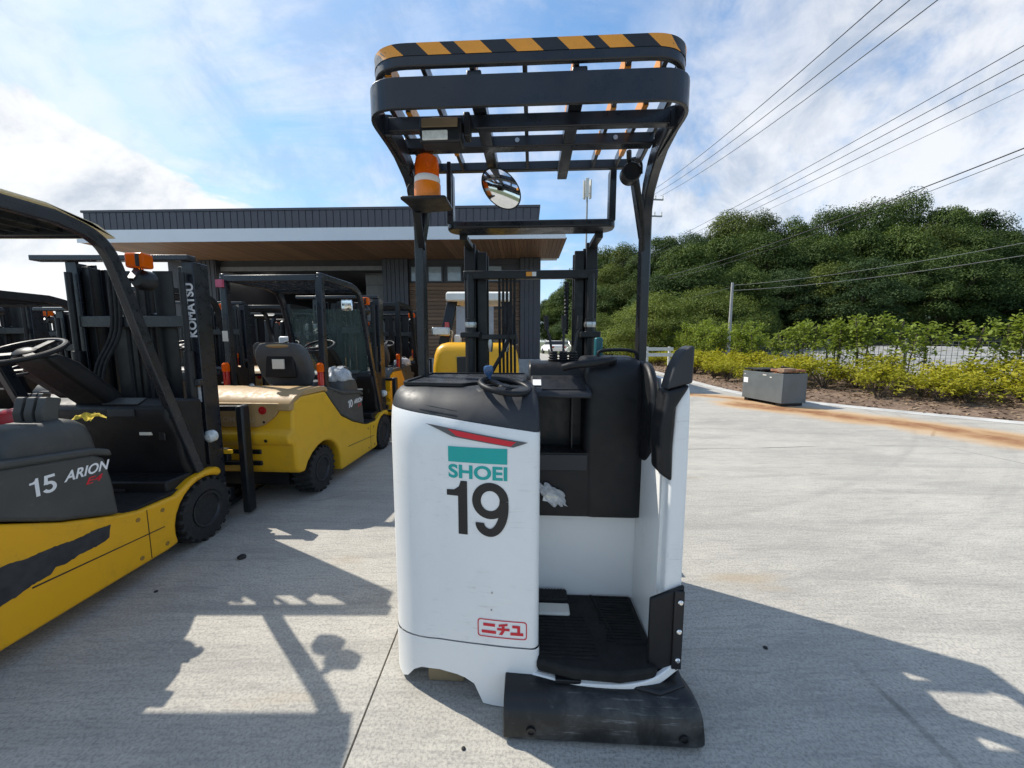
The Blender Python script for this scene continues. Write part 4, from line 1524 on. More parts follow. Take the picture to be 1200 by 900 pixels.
    MB().prism([(0.566, 1.246), (0.648, 1.270), (0.600, 1.189), (0.594, 1.05), (0.598, 0.915), (0.553, 0.945), (0.545, 1.10)], 'y', 1.341, 1.46).build('side_pad', M_BLACKP, t, 0.014, 3)
    gp = MB().prism([(0.532, 0.178), (0.61, 0.162), (0.654, 0.205), (0.654, 0.530), (0.532, 0.474)], 'y', 1.325, 1.344).build('corner_guard', M_BLACKP, t, 0.006)
    bx(0.616, 0.652, 1.316, 1.3245, 0.205, 0.515).build('guard_strip', M_BLACKM, gp, 0.003)
    for z in (0.245, 0.36, 0.475):
        MB().lathe([(0.010, 0), (0.010, 0.005), (0.006, 0.009)], Matrix.Translation((0.636, 1.316, z)) @ Matrix.Rotation(R(90), 4, 'X'), 12).build('bolt', M_CHROME, gp)
    MB().prism([(0.40, 1.345), (0.40, 1.30), (0.56, 1.26), (0.665, 1.30), (0.665, 1.40)], 'z', 0.125, 0.162).build('bumper_bracket', M_BLACKM, t, 0.008)
    # white lip curving up to the right under the mat
    MB().sweep(smooth_path([(0.10, 1.328, 0.150), (0.25, 1.296, 0.150), (0.42, 1.288, 0.156), (0.54, 1.302, 0.172), (0.645, 1.34, 0.215)], 6), [(-0.009, -0.022), (0.009, -0.022), (0.009, 0.010), (-0.009, 0.010)]).build('step_edge', M_WHITE, t, 0.004)

    # ---- bumper
    prof = []
    for k in range(13):
        a = R(-4 + 100 * k / 12)
        prof.append((1.345 - 0.165 * math.sin(a) ** 0.9 if a > 0 else 1.345, 0.005 + 0.195 * max(0.0, math.cos(a)) ** 0.8))
    prof = [(1.345, 0.203), (1.310, 0.203), (1.278, 0.199), (1.250, 0.189), (1.228, 0.170), (1.212, 0.138), (1.203, 0.095), (1.197, 0.050), (1.196, 0.024), (1.203, 0.014), (1.345, 0.014)]
    bm_ = MB()
    secs = []
    for x, k in ((-0.024, 1), (0.2, 1), (0.45, 1), (0.620, 1), (0.640, 0.985), (0.655, 0.94)):
        secs.append([(x + 0.02 + (0.030 * (1.345 - y) / 0.17 if x > 0.6 else 0), 1.345 + (y - 1.345) * k, z * (k if z > 0.05 else 1) * (0.76 if z > 0.05 else 0.9)) for y, z in prof])
    bm_.loft(secs)
    bmp = bm_.build('bumper', M_BUMPER, t, 0.005)
    for x in (0.095, 0.625):
        MB().lathe([(0.017, 0), (0.017, 0.006), (0.010, 0.0062), (0.010, 0.002)], Matrix.Translation((x, 1.1985, 0.050)) @ Matrix.Rotation(R(90), 4, 'X'), 14).build('bolt_recess', M_INK, bmp)
    bx(0.185, 0.28, 1.285, 1.33, 0.154, 0.170).build('bumper_clip', M_BLACKM, bmp, 0.003)

    # ---- overhead guard
    for sx in (-1, 1):
        cx = 0.082
        xb, xt = cx + sx * 0.535, 0.07 + sx * 0.474
        path = [(xb, 1.88, 1.16), (xb, 1.88, 1.84)] + [(xb + (xt - xb) * k, y, z) for y, z, k in ((1.872, 1.94, .04), (1.84, 2.02, .14), (1.77, 2.085, .3), (1.65, 2.125, .52), (1.50, 2.142, .8), (1.34, 2.143, 1))]
        leg = MB().rect_tube(path, 0.040, 0.070, up=(0, 1, 0)).build('guard_leg', M_GUARD, t, 0.005)
        bx(xb - 0.04, xb + 0.04, 1.83, 1.935, 1.14, 1.20).build('leg_foot', M_BLACKM, leg, 0.005)
        # front upright plate gusset
        MB().bar((xb - sx * 0.01, 1.875, 1.9), (xb - sx * 0.075, 1.872, 2.25), 0.03, 0.05, (0, 1, 0)).build('leg_gusset', M_GUARD, leg, 0.004)
    band_path = [(0.07 - 0.490, 1.54, 2.143), (0.07 - 0.482, 1.185, 2.143), (0.07 + 0.482, 1.185, 2.143), (0.07 + 0.490, 1.54, 2.143)]
    MB().sweep(round_corners3(band_path, 0.10, 8), [(-0.006, -0.043), (0.006, -0.043), (0.006, 0.043), (-0.006, 0.043)]).build('rear_band', M_GUARD, t, 0.002)
    top_path = round_corners3([(0.07 - 0.48, 1.88, 2.243), (0.07 - 0.468, 1.192, 2.245), (0.07 + 0.468, 1.192, 2.245), (0.07 + 0.50, 1.88, 2.243)], 0.115, 10)
    rail = MB().sweep(top_path, [(-0.009, -0.030), (0.009, -0.030), (0.009, 0.030), (-0.009, 0.030)]).build('top_rail', M_GUARD, t, 0.004)
    # hazard tape wrapped over the rear of the rail: slanted black and orange lengths
    P = [Vector(p) for p in top_path]
    cum = [0]
    for a, b in zip(P, P[1:]):
        cum.append(cum[-1] + (b - a).length)

    def at_s(s):
        s = max(0, min(cum[-1] - 1e-6, s))
        for i in range(len(P) - 1):
            if cum[i + 1] >= s:
                return P[i].lerp(P[i + 1], (s - cum[i]) / (cum[i + 1] - cum[i])), (P[i + 1] - P[i]).normalized()
    s0 = cum[1] - 0.30
    tot = cum[-1]
    edges = [0.0, 0.05, 0.105, 0.16, 0.218, 0.28, 0.352, 0.42, 0.462, 0.538, 0.61, 0.685, 0.758, 0.83, 0.872, 0.94, 1.012, 1.075, 1.135, 1.19, 1.25, 1.31]
    first = tot / 2 - 1.31 / 2
    for i in range(len(edges) - 1):
        a, b = first + edges[i], first + edges[i + 1]
        mb = MB()
        rows = []
        K = 5
        for k in range(K + 1):
            col = []
            for q, (side_off, hz) in enumerate(((0.0105, -0.002), (0.0105, 0.0315), (-0.0105, 0.0315))):
                slant = 0.018 * (1 - q / 1.0) if q < 2 else 0.0
                s = a + (b - a) * k / K + (slant if True else 0) - 0.018 * min(q, 1)
                p, d = at_s(s)
                nrm = Vector((d.y, -d.x, 0)).normalized()
                col.append(p + nrm * side_off + Vector((0, 0, hz)))
            rows.append(col)
        vs = [p for r in rows for p in r]
        fs = []
        for k in range(K):
            for q in range(2):
                fs.append((k * 3 + q, (k + 1) * 3 + q, (k + 1) * 3 + q + 1, k * 3 + q + 1))
        mb.add(vs, fs).build('hazard_stripe', M_TAPEK if i % 2 else M_ORANGE, rail)
    # front cross rail and cross members
    bx(-0.405, 0.565, 1.862, 1.892, 2.212, 2.250).build('front_rail', M_GUARD, t, 0.004)
    cm = bx(-0.41, 0.545, 1.545, 1.595, 2.163, 2.203).build('cross_member', M_GUARD, t, 0.004)
    bx(-0.395, 0.535, 1.335, 1.365, 2.120, 2.165).build('cross_member', M_GUARD, t, 0.004)
    for x in (-0.31, 0.03, 0.24, 0.40):
        MB().lathe([(0.009, 0), (0.009, 0.006)], Matrix.Translation((x, 1.5455, 2.183)) @ Matrix.Rotation(R(90), 4, 'X'), 8).build('bolt', M_STEEL, cm)
    for x in (-0.085, 0.225):
        bx(x - 0.022, x + 0.022, 1.20, 1.868, 2.166, 2.212).build('long_beam', M_GUARD, t, 0.004)
    for i, x in enumerate((-0.345, -0.235, -0.09, 0.065, 0.215, 0.365, 0.47)):
        b = bx(x - 0.007, x + 0.007, 1.198, 1.866, 2.214, 2.258).build('top_bar', M_GUARD, t, 0.002, 1)
        for (y0, y1) in {0: ((1.215, 1.29), (1.40, 1.54)), 1: ((1.62, 1.72),), 2: ((1.215, 1.27),), 4: ((1.215, 1.29), (1.40, 1.53)), 5: ((1.215, 1.30), (1.41, 1.53), (1.64, 1.74)), 6: ((1.23, 1.30), (1.40, 1.54), (1.64, 1.76))}.get(i, ()):
            bx(x - 0.0095, x + 0.0095, y0, y1, 2.2125, 2.2605).build('hazard_stripe', M_ORANGE, b)
    # U-shaped front hoop down to the mast head plate
    hoop = round_corners3([(-0.35, 1.955, 2.255), (-0.35, 1.955, 1.985), (0.545, 1.955, 1.985), (0.545, 1.955, 2.255)], 0.05, 6)
    for i, x in enumerate((-0.316, 0.474)):
        bx(x - 0.016, x + 0.016, 1.93, 1.985, 2.0, 2.235).build('hoop_upright', M_GUARD, t, 0.004)
    hp = MB().prism(rounded([(-0.335, 1.95), (-0.30, 1.925), (0.46, 1.925), (0.493, 1.95), (0.493, 2.02), (0.44, 2.06), (-0.28, 2.06), (-0.335, 2.02)], 0.03, 4), 'z', 1.972, 2.009)
    hp.build('head_plate', M_GUARD, t, 0.008)
    bx(0.075, 0.108, 1.927, 1.9295, 1.982, 2.002).build('sticker', M_ORANGE, t)
    bx(0.109, 0.132, 1.927, 1.9295, 1.982, 2.002).build('sticker', M_WHITEP, t)

    # ---- mast
    for sx in (-1, 1):
        cx = 0.078
        x0 = cx + sx * 0.355
        ms = MB()
        # outer channel as a C-section
        c1 = [(x0 + sx * 0.03, 2.26), (x0 + sx * 0.03, 2.42), (x0 - sx * 0.035, 2.42), (x0 - sx * 0.035, 2.40), (x0 + sx * 0.01, 2.40), (x0 + sx * 0.01, 2.28), (x0 - sx * 0.035, 2.28), (x0 - sx * 0.035, 2.26)]
        ms.prism(c1, 'z', 0.12, 1.98)
        ms.build('mast_channel', M_BLACKM, t, 0.003)
        x1 = cx + sx * 0.285
        c2 = [(x1 + sx * 0.028, 2.28), (x1 + sx * 0.028, 2.40), (x1 - sx * 0.028, 2.40), (x1 - sx * 0.028, 2.38), (x1 + sx * 0.008, 2.38), (x1 + sx * 0.008, 2.30), (x1 - sx * 0.028, 2.30), (x1 - sx * 0.028, 2.28)]
        MB().prism(c2, 'z', 0.16, 1.94).build('inner_channel', M_BLACKM, t, 0.003)
        MB().lathe([(0.030, 0.25), (0.030, 1.55), (0.022, 1.552), (0.022, 1.80)], Matrix.Translation((cx + sx * 0.345, 2.225, 0)), 16).build('lift_cylinder', M_BLACKM, t)
        MB().lathe([(0.034, 1.50), (0.036, 1.515), (0.034, 1.53)], Matrix.Translation((cx + sx * 0.345, 2.225, 0)), 16).build('cylinder_collar', M_STEEL, t)
        bx(cx + sx * 0.345 - 0.055, cx + sx * 0.345 + 0.055, 2.18, 2.27, 1.44, 1.475).build('cylinder_clamp', M_BLACKM, t, 0.006)
    bx(-0.305, 0.46, 2.215, 2.255, 1.775, 1.822).build('mast_crossbar', M_BLACKM, t, 0.004)
    bx(-0.28, 0.435, 2.30, 2.36, 1.10, 1.18).build('mast_crossbar', M_BLACKM, t, 0.004)
    bx(0.055, 0.088, 2.2125, 2.2148, 1.788, 1.812).build('sticker', M_ORANGE, t)
    bx(0.089, 0.112, 2.2125, 2.2148, 1.788, 1.812).build('sticker', M_WHITEP, t)
    # head plate stays
    for x in (-0.27, 0.43):
        bx(x - 0.02, x + 0.02, 2.03, 2.30, 1.945, 1.974).build('head_stay', M_BLACKM, t, 0.004)
    # hoses and chains left of centre
    for i in range(5):
        x = -0.10 + i * 0.022
        MB().tube(smooth_path([(x, 2.24, 1.78), (x, 2.235, 1.5), (x + 0.004, 2.22, 1.1), (x, 2.2, 0.6)], 5), 0.0075, 7).build('hose', M_RUBBER, t)
    MB().tube(smooth_path([(-0.03, 2.20, 1.62), (-0.05, 2.19, 1.42), (-0.14, 2.17, 1.24), (-0.20, 2.15, 1.08)], 6), 0.011, 8).build('hose', M_RUBBER, t)
    for x in (-0.15, -0.055):
        MB().lathe([(0.012, 1.36), (0.016, 1.40), (0.012, 1.44)], Matrix.Translation((x, 2.20, 0)), 10).build('hose_fitting', M_STEEL, t)
    bx(-0.20, 0.0, 2.185, 2.225, 1.43, 1.46).build('hose_bracket', M_BLACKM, t, 0.004)
    MB().tube([(0.33, 2.19, 1.2), (0.335, 2.19, 1.60)], 0.010, 8).build('hose', M_RUBBER, t)
    for k in range(14):
        MB().lathe([(0.015, 0), (0.011, 0.010), (0.015, 0.02)], Matrix.Translation((0.285, 2.215, 1.46 + k * 0.021)), 10).build('spring_coil', M_BLACKM, t)
    bx(0.415, 0.455, 1.98, 2.03, 1.28, 1.44).build('teal_bottle', mat('teal_plastic', (0.01, 0.10, 0.12), 0.3), t, 0.01)
    # fork carriage and forks ahead of the mast
    bx(-0.28, 0.52, 2.45, 2.50, 0.2, 0.62).build('fork_carriage', M_BLACKM, t, 0.006)
    for x in (-0.18, 0.36):
        MB().prism([(2.50, 0.04), (3.55, 0.05), (3.55, 0.06), (2.55, 0.09), (2.55, 0.6), (2.50, 0.6)], 'x', x, x + 0.1).build('fork', M_BLACKM, t)

    # ---- lamp, beacon, horn, mirror
    bxk = bx(-0.272, -0.138, 1.275, 1.333, 2.052, 2.128).build('rear_lamp', M_BLACKM, t, 0.006)
    bx(-0.262, -0.180, 1.267, 1.274, 2.056, 2.085).build('lamp_lens', M_CLEAR, bxk, 0.003)
    bx(-0.264, -0.148, 1.268, 1.2735, 2.094, 2.122).build('lamp_fin', M_BROWN, bxk, 0.002)
    MB().bar((-0.215, 1.325, 2.12), (-0.215, 1.345, 2.15), 0.05, 0.02).build('lamp_bracket', M_BLACKM, bxk)
    bx(-0.134, -0.112, 1.29, 1.334, 2.075, 2.150).build('wire_box', M_BLACKM, t, 0.005)
    bc = Vector((-0.330, 1.575, 1.983))
    sh = MB().prism(rounded([(-0.425, 1.515), (-0.245, 1.515), (-0.245, 1.66), (-0.405, 1.69)], 0.01, 2), 'z', 1.968, 1.980).build('beacon_shelf', M_BLACKM, t, 0.003)
    MB().bar((-0.40, 1.66, 1.968), (-0.44, 1.86, 1.86), 0.03, 0.012).build('shelf_brace', M_BLACKM, sh)
    be = MB().lathe([(0.050, 0.0), (0.052, 0.01), (0.052, 0.058), (0.046, 0.060)], Matrix.Translation(bc), 24).build('beacon', mat('beacon_orange', (0.82, 0.22, 0.008), 0.3, var=0.06), t)
    MB().lathe([(0.048, 0.058), (0.0505, 0.064), (0.0505, 0.080), (0.046, 0.086)], Matrix.Translation(bc), 24).build('beacon_ring', M_WHITEP, be)
    MB().lathe([(0.047, 0.085), (0.047, 0.135), (0.043, 0.156), (0.030, 0.166), (0.006, 0.168)], Matrix.Translation(bc), 24).build('beacon_lens', M_AMBER, be)
    MB().prism([(-0.352, 2.070), (-0.315, 2.075), (-0.305, 2.125), (-0.342, 2.137)], 'y', 1.570, 1.577).build('beacon_reflector', M_BROWN, be)
    for x in (-0.392, -0.256):
        bx(x - 0.008, x + 0.008, 1.635, 1.655, 1.978, 2.155).build('beacon_post', M_BLACKM, t, 0.003)
    MB().tube(smooth_path([(-0.405, 1.6, 1.975), (-0.412, 1.58, 2.03), (-0.40, 1.62, 2.08), (-0.41, 1.6, 2.13)], 5), 0.004, 6).build('cable', M_RUBBER, t)
    hn = MB().lathe([(0.020, -0.03), (0.040, -0.02), (0.040, 0.02), (0.034, 0.026), (0.034, 0.018), (0.012, 0.016)], Matrix.Translation((0.488, 1.66, 2.100)) @ Matrix.Rotation(R(90), 4, 'X'), 20).build('horn', M_BLACKM, t)
    MB().tube(smooth_path([(0.468, 1.66, 2.125), (0.493, 1.66, 2.155), (0.528, 1.66, 2.145), (0.533, 1.66, 2.10)], 5), 0.005, 6).build('horn_bracket', M_BLACKM, hn)
    MB().tube(smooth_path([(0.508, 1.665, 2.075), (0.545, 1.70, 2.00), (0.580, 1.78, 1.92), (0.600, 1.85, 1.84)], 5), 0.010, 8).build('horn_cable', M_RUBBER, hn)
    MB().tube([(0.485, 1.67, 2.13), (0.47, 1.62, 2.17)], 0.010, 8).build('horn_stem', M_BLACKM, hn)
    # convex mirror
    mc = Vector((-0.045, 1.70, 2.068))
    Mm = Matrix.Translation(mc) @ Matrix.Rotation(R(-8), 4, 'Z') @ Matrix.Rotation(R(97), 4, 'X') @ Matrix.Rotation(R(-45), 4, 'Z')
    lens = [(0.0855 * k / 8, 0.016 * (1 - (k / 8) ** 2)) for k in range(8, -1, -1)]
    body_ = MB()
    S = Matrix.Diagonal((1.15, 0.74, 1, 1))
    ml = MB().lathe(lens[:-1] + [(0.0005, 0.016)], Mm @ S, 36)
    back = MB().lathe([(0.02, -0.020), (0.06, -0.016), (0.088, -0.002), (0.089, 0.001), (0.0856, 0.0008)], Mm @ S, 36)
    mo = back.build('rear_view_mirror', M_BLACKP, t)
    ml.build('mirror_face', M_MIRROR, mo)
    MB().tube([(-0.052, 1.72, 2.075), (-0.072, 1.76, 2.14), (-0.085, 1.80, 2.18)], 0.010, 8).build('mirror_arm', M_BLACKM, mo)

    # a clear bag of papers pushed into the gap of the pocket
    OFF = (0, 0, 0)
    bag = thing('plastic_bag', 'crumpled clear plastic bag with white papers in the pocket of the white truck', 'bag', (0.165, 1.640, 0.735))
    bm2 = bmesh.new()
    bmesh.ops.create_icosphere(bm2, subdivisions=4, radius=1)
    mb = MB()
    for v in bm2.verts:
        p = v.co
        w = 0.80 + 0.38 * abs(math.sin(5 * p.x + 3 * p.z + 2)) * abs(math.cos(4 * p.y + 6 * p.z)) + 0.05 * math.sin(17 * p.x + 11 * p.z)
        mb.v.append((0.065 * p.x * w + 0.012 - 0.02 * p.z, 0.014 * p.y * w, 0.050 * p.z * w - 0.035 * p.x * abs(p.x)))
    mb.f = [tuple(v.index for v in f.verts) for f in bm2.faces]
    bm2.free()
    mb.build('clear_bag', M_PLASTICBAG, bag, sharp=False)
    MB().box(-0.022, 0.045, -0.006, -0.001, -0.03, 0.002, Matrix.Rotation(R(12), 4, 'Y')).build('paper', M_WHITEP, bag)
    MB().box(-0.015, 0.040, -0.012, -0.008, -0.012, 0.012, Matrix.Rotation(R(18), 4, 'Y')).build('paper', M_CREAM, bag)
    return t


build_reach_truck()
# ------------------------------------------------------------------ counterbalance forklifts (front axle at y=0, driving towards +y)
def arc(cy, cz, r, a0, a1, n):
    return [(cy + r * math.cos(R(a0 + (a1 - a0) * k / n)), cz + r * math.sin(R(a0 + (a1 - a0) * k / n))) for k in range(n + 1)]


def build_wheel(t, x, y, r, w, side, detail):
    M = Matrix.Translation((x, y, r)) @ Matrix.Rotation(R(90), 4, 'Y')
    rr = r * 0.93 if detail else r
    wh = MB().lathe([(r * 0.52, -w / 2 + 0.015), (r * 0.60, -w / 2), (r * 0.90, -w / 2 + 0.004), (rr, -w / 2 + 0.03), (rr, w / 2 - 0.03), (r * 0.90, w / 2 - 0.004), (r * 0.60, w / 2), (r * 0.52, w / 2 - 0.015)], M, 32 if detail else 20).build('wheel', M_RUBBER, t)
    if detail:
        lug = MB()
        for s in (-1, 1):
            for k in range(22):
                a = 2 * math.pi * (k + (0.5 if s > 0 else 0)) / 22
                Q = M @ Matrix.Rotation(a, 4, 'Z')
                lug.box(r * 0.86, r, -0.011 if s < 0 else -0.011, 0.016, min(0.012 * s, s * w * 0.49), max(0.012 * s, s * w * 0.49), Q)
        lo = lug.build('tread_lugs', M_RUBBER, wh, 0.004, 1)
        lo['kind'] = 'stuff'
    o = side * (w / 2)
    MB().lathe([(0.001, o * 0.66), (r * 0.12, o * 0.66), (r * 0.15, o * 0.40), (r * 0.34, o * 0.34), (r * 0.43, o * 0.62), (r * 0.49, o * 0.98), (r * 0.55, o * 1.0), (r * 0.53, o * 0.5)], M, 24, caps=False).build('rim', M_RIM, wh)
    if detail:
        for k in range(6):
            Q = M @ Matrix.Rotation(k * math.pi / 3, 4, 'Z') @ Matrix.Translation((r * 0.25, 0, o * 0.38))
            MB().lathe([(0.010, -0.004), (0.010, 0.012)] if o > 0 else [(0.010, -0.012), (0.010, 0.004)], Q, 6).build('wheel_nut', M_STEEL, wh)
    return wh


def build_forklift(name, label, paint, hood_m, cover_m=None, guard_m=None, roof_m=None, glass=False, detail=True, group=None, num=None, ex=None, mast_text=False,
                   tank=False, lamps=M_AMBER, seat_bag=False):
    guard_m = guard_m or M_GUARD
    t = thing(name, label, 'forklift', group=group)
    W = 0.53

    def taper(mb, y0=-1.45):
        for i, (x, y, z) in enumerate(mb.v):
            if y < y0:
                k = (y0 - y) / 0.40
                mb.v[i] = (x * (1 - 0.13 * k * k), y, z)
        return mb
    prof = [(0.150, 0.432), (0.155, 0.47), (0.12, 0.50), (0.02, 0.505), (-0.10, 0.485), (-0.24, 0.425), (-0.47, 0.432), (-0.575, 0.455), (-0.85, 0.545), (-1.10, 0.66),
            (-1.28, 0.84), (-1.38, 0.95), (-1.72, 0.95), (-1.79, 0.90), (-1.81, 0.80), (-1.815, 0.665), (-1.855, 0.65), (-1.865, 0.60), (-1.845, 0.555), (-1.81, 0.54), (-1.80, 0.33), (-1.77, 0.285)]
    prof += arc(-1.44, 0.20, 0.285, 163, -5, 10) + [(-1.145, 0.10), (-0.33, 0.10)]
    prof += [p for p in arc(0.0, 0.20, 0.262, 200, 62, 10)]
    ch = taper(MB().prism(prof, 'x', -W, W))
    body = ch.build('chassis', paint, t, 0.022 if detail else 0.0, 3)
    for x, y, r, w in ((W - 0.095, 0, 0.228, 0.19), (-W + 0.095, 0, 0.228, 0.19), (W - 0.12, -1.44, 0.218, 0.18), (-W + 0.12, -1.44, 0.218, 0.18)):
        build_wheel(t, x, y, r, w, 1 if x > 0 else -1, detail)
    bx(-0.30, 0.30, -1.65, 0.2, 0.13, 0.40).build('underframe', M_BLACKM, t)
    bx(-0.36, 0.36, -1.47, -1.41, 0.19, 0.25).build('rear_axle', M_BLACKM, t)
    # hood over the battery, with lip and console
    hp = [(-0.585, 0.462), (-0.60, 0.66), (-0.625, 0.80), (-0.68, 0.835), (-1.05, 0.88), (-1.32, 0.975), (-1.38, 0.96), (-1.29, 0.86), (-1.11, 0.675), (-0.86, 0.555)]
    hood = MB().prism(hp, 'x', -W + 0.004, W - 0.004).build('hood', hood_m, t, 0.02 if detail else 0.0, 3)
    MB().prism([(-0.592, 0.80), (-0.602, 0.84), (-0.68, 0.868), (-1.05, 0.912), (-1.32, 0.985), (-1.32, 0.96), (-1.05, 0.875), (-0.68, 0.83)], 'x', -W - 0.004, W + 0.004).build('hood_lid', hood_m, t, 0.012 if detail else 0.0)
    cons = MB()
    cl = []
    for (z, i) in ((0.83, 0.0), (0.93, 0.012), (0.985, 0.03), (1.015, 0.06), (1.03, 0.10)):
        cl.append([(x, y, z) for x, y in rounded([(0.25 + i * 0.5, -1.02 + i * 0.4), (0.505 - i * 0.5, -1.02 + i * 0.4), (0.505 - i * 0.5, -0.615 - i * 0.9), (0.25 + i * 0.5, -0.615 - i * 0.9)], 0.07, 4)])
    cons.loft(cl)
    co = cons.build('armrest_console', hood_m, t)
    for k in range(3):
        y = -0.76
        x = 0.30 + 0.055 * k
        lv = MB().prism(rounded([(y - 0.03, 1.0), (y + 0.03, 1.0), (y + 0.03, 1.06), (y + 0.055, 1.135), (y - 0.01, 1.150), (y - 0.035, 1.07)], 0.012, 3), 'x', x - 0.019, x + 0.019)
        lv.build('fingertip_lever', M_HOOD, co, 0.006 if detail else 0.0)
    # floor, cowl, dash
    bx(-W + 0.055, W - 0.055, -0.245, 0.125, 0.415, 0.518).build('inner_fender', M_BLACKP, t, 0.012)
    bx(-W + 0.03, W - 0.03, -0.585, 0.02, 0.39, 0.448).build('floor_mat', M_MATF, t, 0.006)
    cw = MB().prism([(0.10, 0.44), (-0.03, 0.44), (-0.10, 0.58), (-0.13, 0.80), (-0.19, 0.92), (-0.19, 1.0), (-0.10, 1.045), (0.10, 1.01)], 'x', -0.47, 0.475).build('front_cowl', M_BLACKP, t, 0.02 if detail else 0)
    bx(0.10, 0.27, -0.198, -0.188, 0.935, 0.985).build('display', M_LID, cw, 0.004)
    MB().prism([(-0.175, 1.012), (-0.115, 1.042), (-0.115, 1.048), (-0.178, 1.017)], 'x', 0.05, 0.28).build('switch_panel', M_HOOD, cw)
    bx(0.235, 0.315, -0.1405, -0.132, 0.80, 0.86).build('caution_label', M_CREAM, cw)
    bx(0.36, 0.40, -0.140, -0.128, 0.76, 0.84).build('socket_cover', M_BLACKM, cw, 0.006)
    for x in (0.02, 0.17, -0.18):
        bx(x - 0.04, x + 0.04, -0.26, -0.10, 0.45, 0.47, Matrix.Translation((0, 0, 0))).build('pedal', M_RUBBER, t, 0.004)
    # steering column and wheel
    MB().prism([(-0.10, 0.95), (-0.42, 1.27), (-0.47, 1.33), (-0.41, 1.36), (-0.30, 1.30), (-0.02, 1.03)], 'x', -0.15, 0.09).build('steering_column', M_BLACKP, t, 0.03 if detail else 0.0, 3)
    Mt = Matrix.Translation((-0.03, -0.47, 1.365)) @ Matrix.Rotation(R(22), 4, 'X')
    sw = MB().tube([Mt @ Vector((0.165 * math.cos(2 * math.pi * i / 28), 0.165 * math.sin(2 * math.pi * i / 28), 0)) for i in range(28)], 0.0145, 9, closed=True).build('steering_wheel', M_BLACKP, t)
    spk = MB()
    for a in (90, 210, 330):
        spk.bar(Mt @ Vector((0, 0, -0.015)), Mt @ Vector((0.16 * math.cos(R(a)), 0.16 * math.sin(R(a)), 0)), 0.04, 0.012, Mt.to_3x3() @ Vector((0, 0, 1)))
    spk.lathe([(0.05, -0.03), (0.05, 0.0), (0.03, 0.012)], Mt, 14)
    spk.build('spokes', M_BLACKP, sw)['kind'] = 'stuff'
    # seat
    st = MB().prism(rounded([(-1.10, 0.90), (-0.66, 0.86), (-0.62, 0.94), (-0.66, 0.985), (-1.05, 1.0)], 0.03, 4), 'x', -0.24, 0.22).build('seat', M_SEAT, t, 0.03 if detail else 0.0, 3)
    bk = MB()
    ls = []
    for z, hw, y in ((0.98, 0.21, -1.07), (1.08, 0.262, -1.10), (1.22, 0.272, -1.15), (1.33, 0.250, -1.185), (1.39, 0.20, -1.205), (1.405, 0.13, -1.21)):
        d = 0.065 if z < 1.35 else 0.04
        ls.append([(x - 0.01, yy, z) for x, yy in rounded([(-hw, y - d), (hw, y - d), (hw, y + d), (-hw, y + d)], 0.05, 4)])
    bk.loft(ls)
    back = bk.build('backrest', M_SEAT, t)
    MB().prism([(-0.17, 1.06), (0.15, 1.06), (0.13, 1.30), (-0.14, 1.30)], 'y', -1.232, -1.195).build('document_pocket', M_BLACKP, back, 0.012)
    bx(-0.075, 0.045, -1.245, -1.2325, 1.15, 1.245).build('document', M_CREAM, back)
    MB().ball((-0.01, -1.205, 1.375), 0.19, 0.055, 0.030, 18, 8).build('headrest_cover', M_TAUPE if cover_m is M_TAUPE else M_SEAT, back)
    # overhead guard
    gx = 0.475
    for s in (-1, 1):
        pth = smooth_path([(s * gx, 0.03, 0.44), (s * gx, -0.13, 0.92), (s * gx, -0.27, 1.35), (s * gx, -0.365, 1.68), (s * gx, -0.44, 1.90), (s * gx, -0.53, 1.985), (s * gx, -0.68, 2.025)], 6) + [Vector((s * gx, -1.30, 2.03))]
        MB().rect_tube(pth, 0.048, 0.064, up=(0, 1, 0)).build('guard_rail', guard_m, t, 0.008 if detail else 0.0)
        MB().rect_tube([(s * 0.47, -1.285, 0.93), (s * 0.47, -1.275, 2.03)], 0.062, 0.062, up=(0, 1, 0)).build('rear_pillar', guard_m, t, 0.008 if detail else 0.0)
        lm = MB().lathe([(0.026, 1.00), (0.028, 1.02), (0.028, 1.13)], Matrix.Translation((s * 0.47, -1.345, 0)), 14).build('tail_lamp', M_REDL, t)
        MB().lathe([(0.032, 1.131), (0.034, 1.15), (0.032, 1.20), (0.018, 1.215)], Matrix.Translation((s * 0.47, -1.345, 0)), 14).build('turn_lamp', lamps, lm)
        MB().lathe([(0.026, 0.93), (0.027, 0.95), (0.026, 0.998)], Matrix.Translation((s * 0.47, -1.345, 0)), 14).build('reverse_lamp', M_CLEAR, lm)
    bx(-0.45, 0.45, -1.31, -1.25, 1.985, 2.045).build('rear_beam', guard_m, t, 0.006)
    bx(-0.45, 0.45, -0.56, -0.505, 1.965, 2.01).build('front_beam', guard_m, t, 0.006)
    for i in range(7):
        x = -0.36 + i * 0.12
        bx(x - 0.011, x + 0.011, -1.25, -0.56, 1.985, 2.035).build('roof_bar', guard_m, t)
    if roof_m:
        MB().prism([(-1.36, 2.066), (-0.72, 2.066), (-0.53, 2.034), (-0.42, 1.985), (-0.41, 1.992), (-0.50, 2.040), (-0.72, 2.078), (-1.36, 2.078)], 'x', -0.50, 0.50).build('roof_panel', roof_m, t, 0.006)
    if glass:
        MB().add([(-gx + 0.03, -0.10, 0.86), (gx - 0.03, -0.10, 0.86), (gx - 0.03, -0.395, 1.80), (-gx + 0.03, -0.395, 1.80)], [(0, 1, 2, 3)]).build('windscreen', M_GLASS, t)
        MB().tube([(0.40, -0.42, 1.86), (0.40, -0.52, 1.88)], 0.008, 6).build('mirror_arm', M_BLACKM, t)
        bx(0.30, 0.43, -0.56, -0.54, 1.77, 1.89).build('mirror', M_MIRROR, t, 0.01)
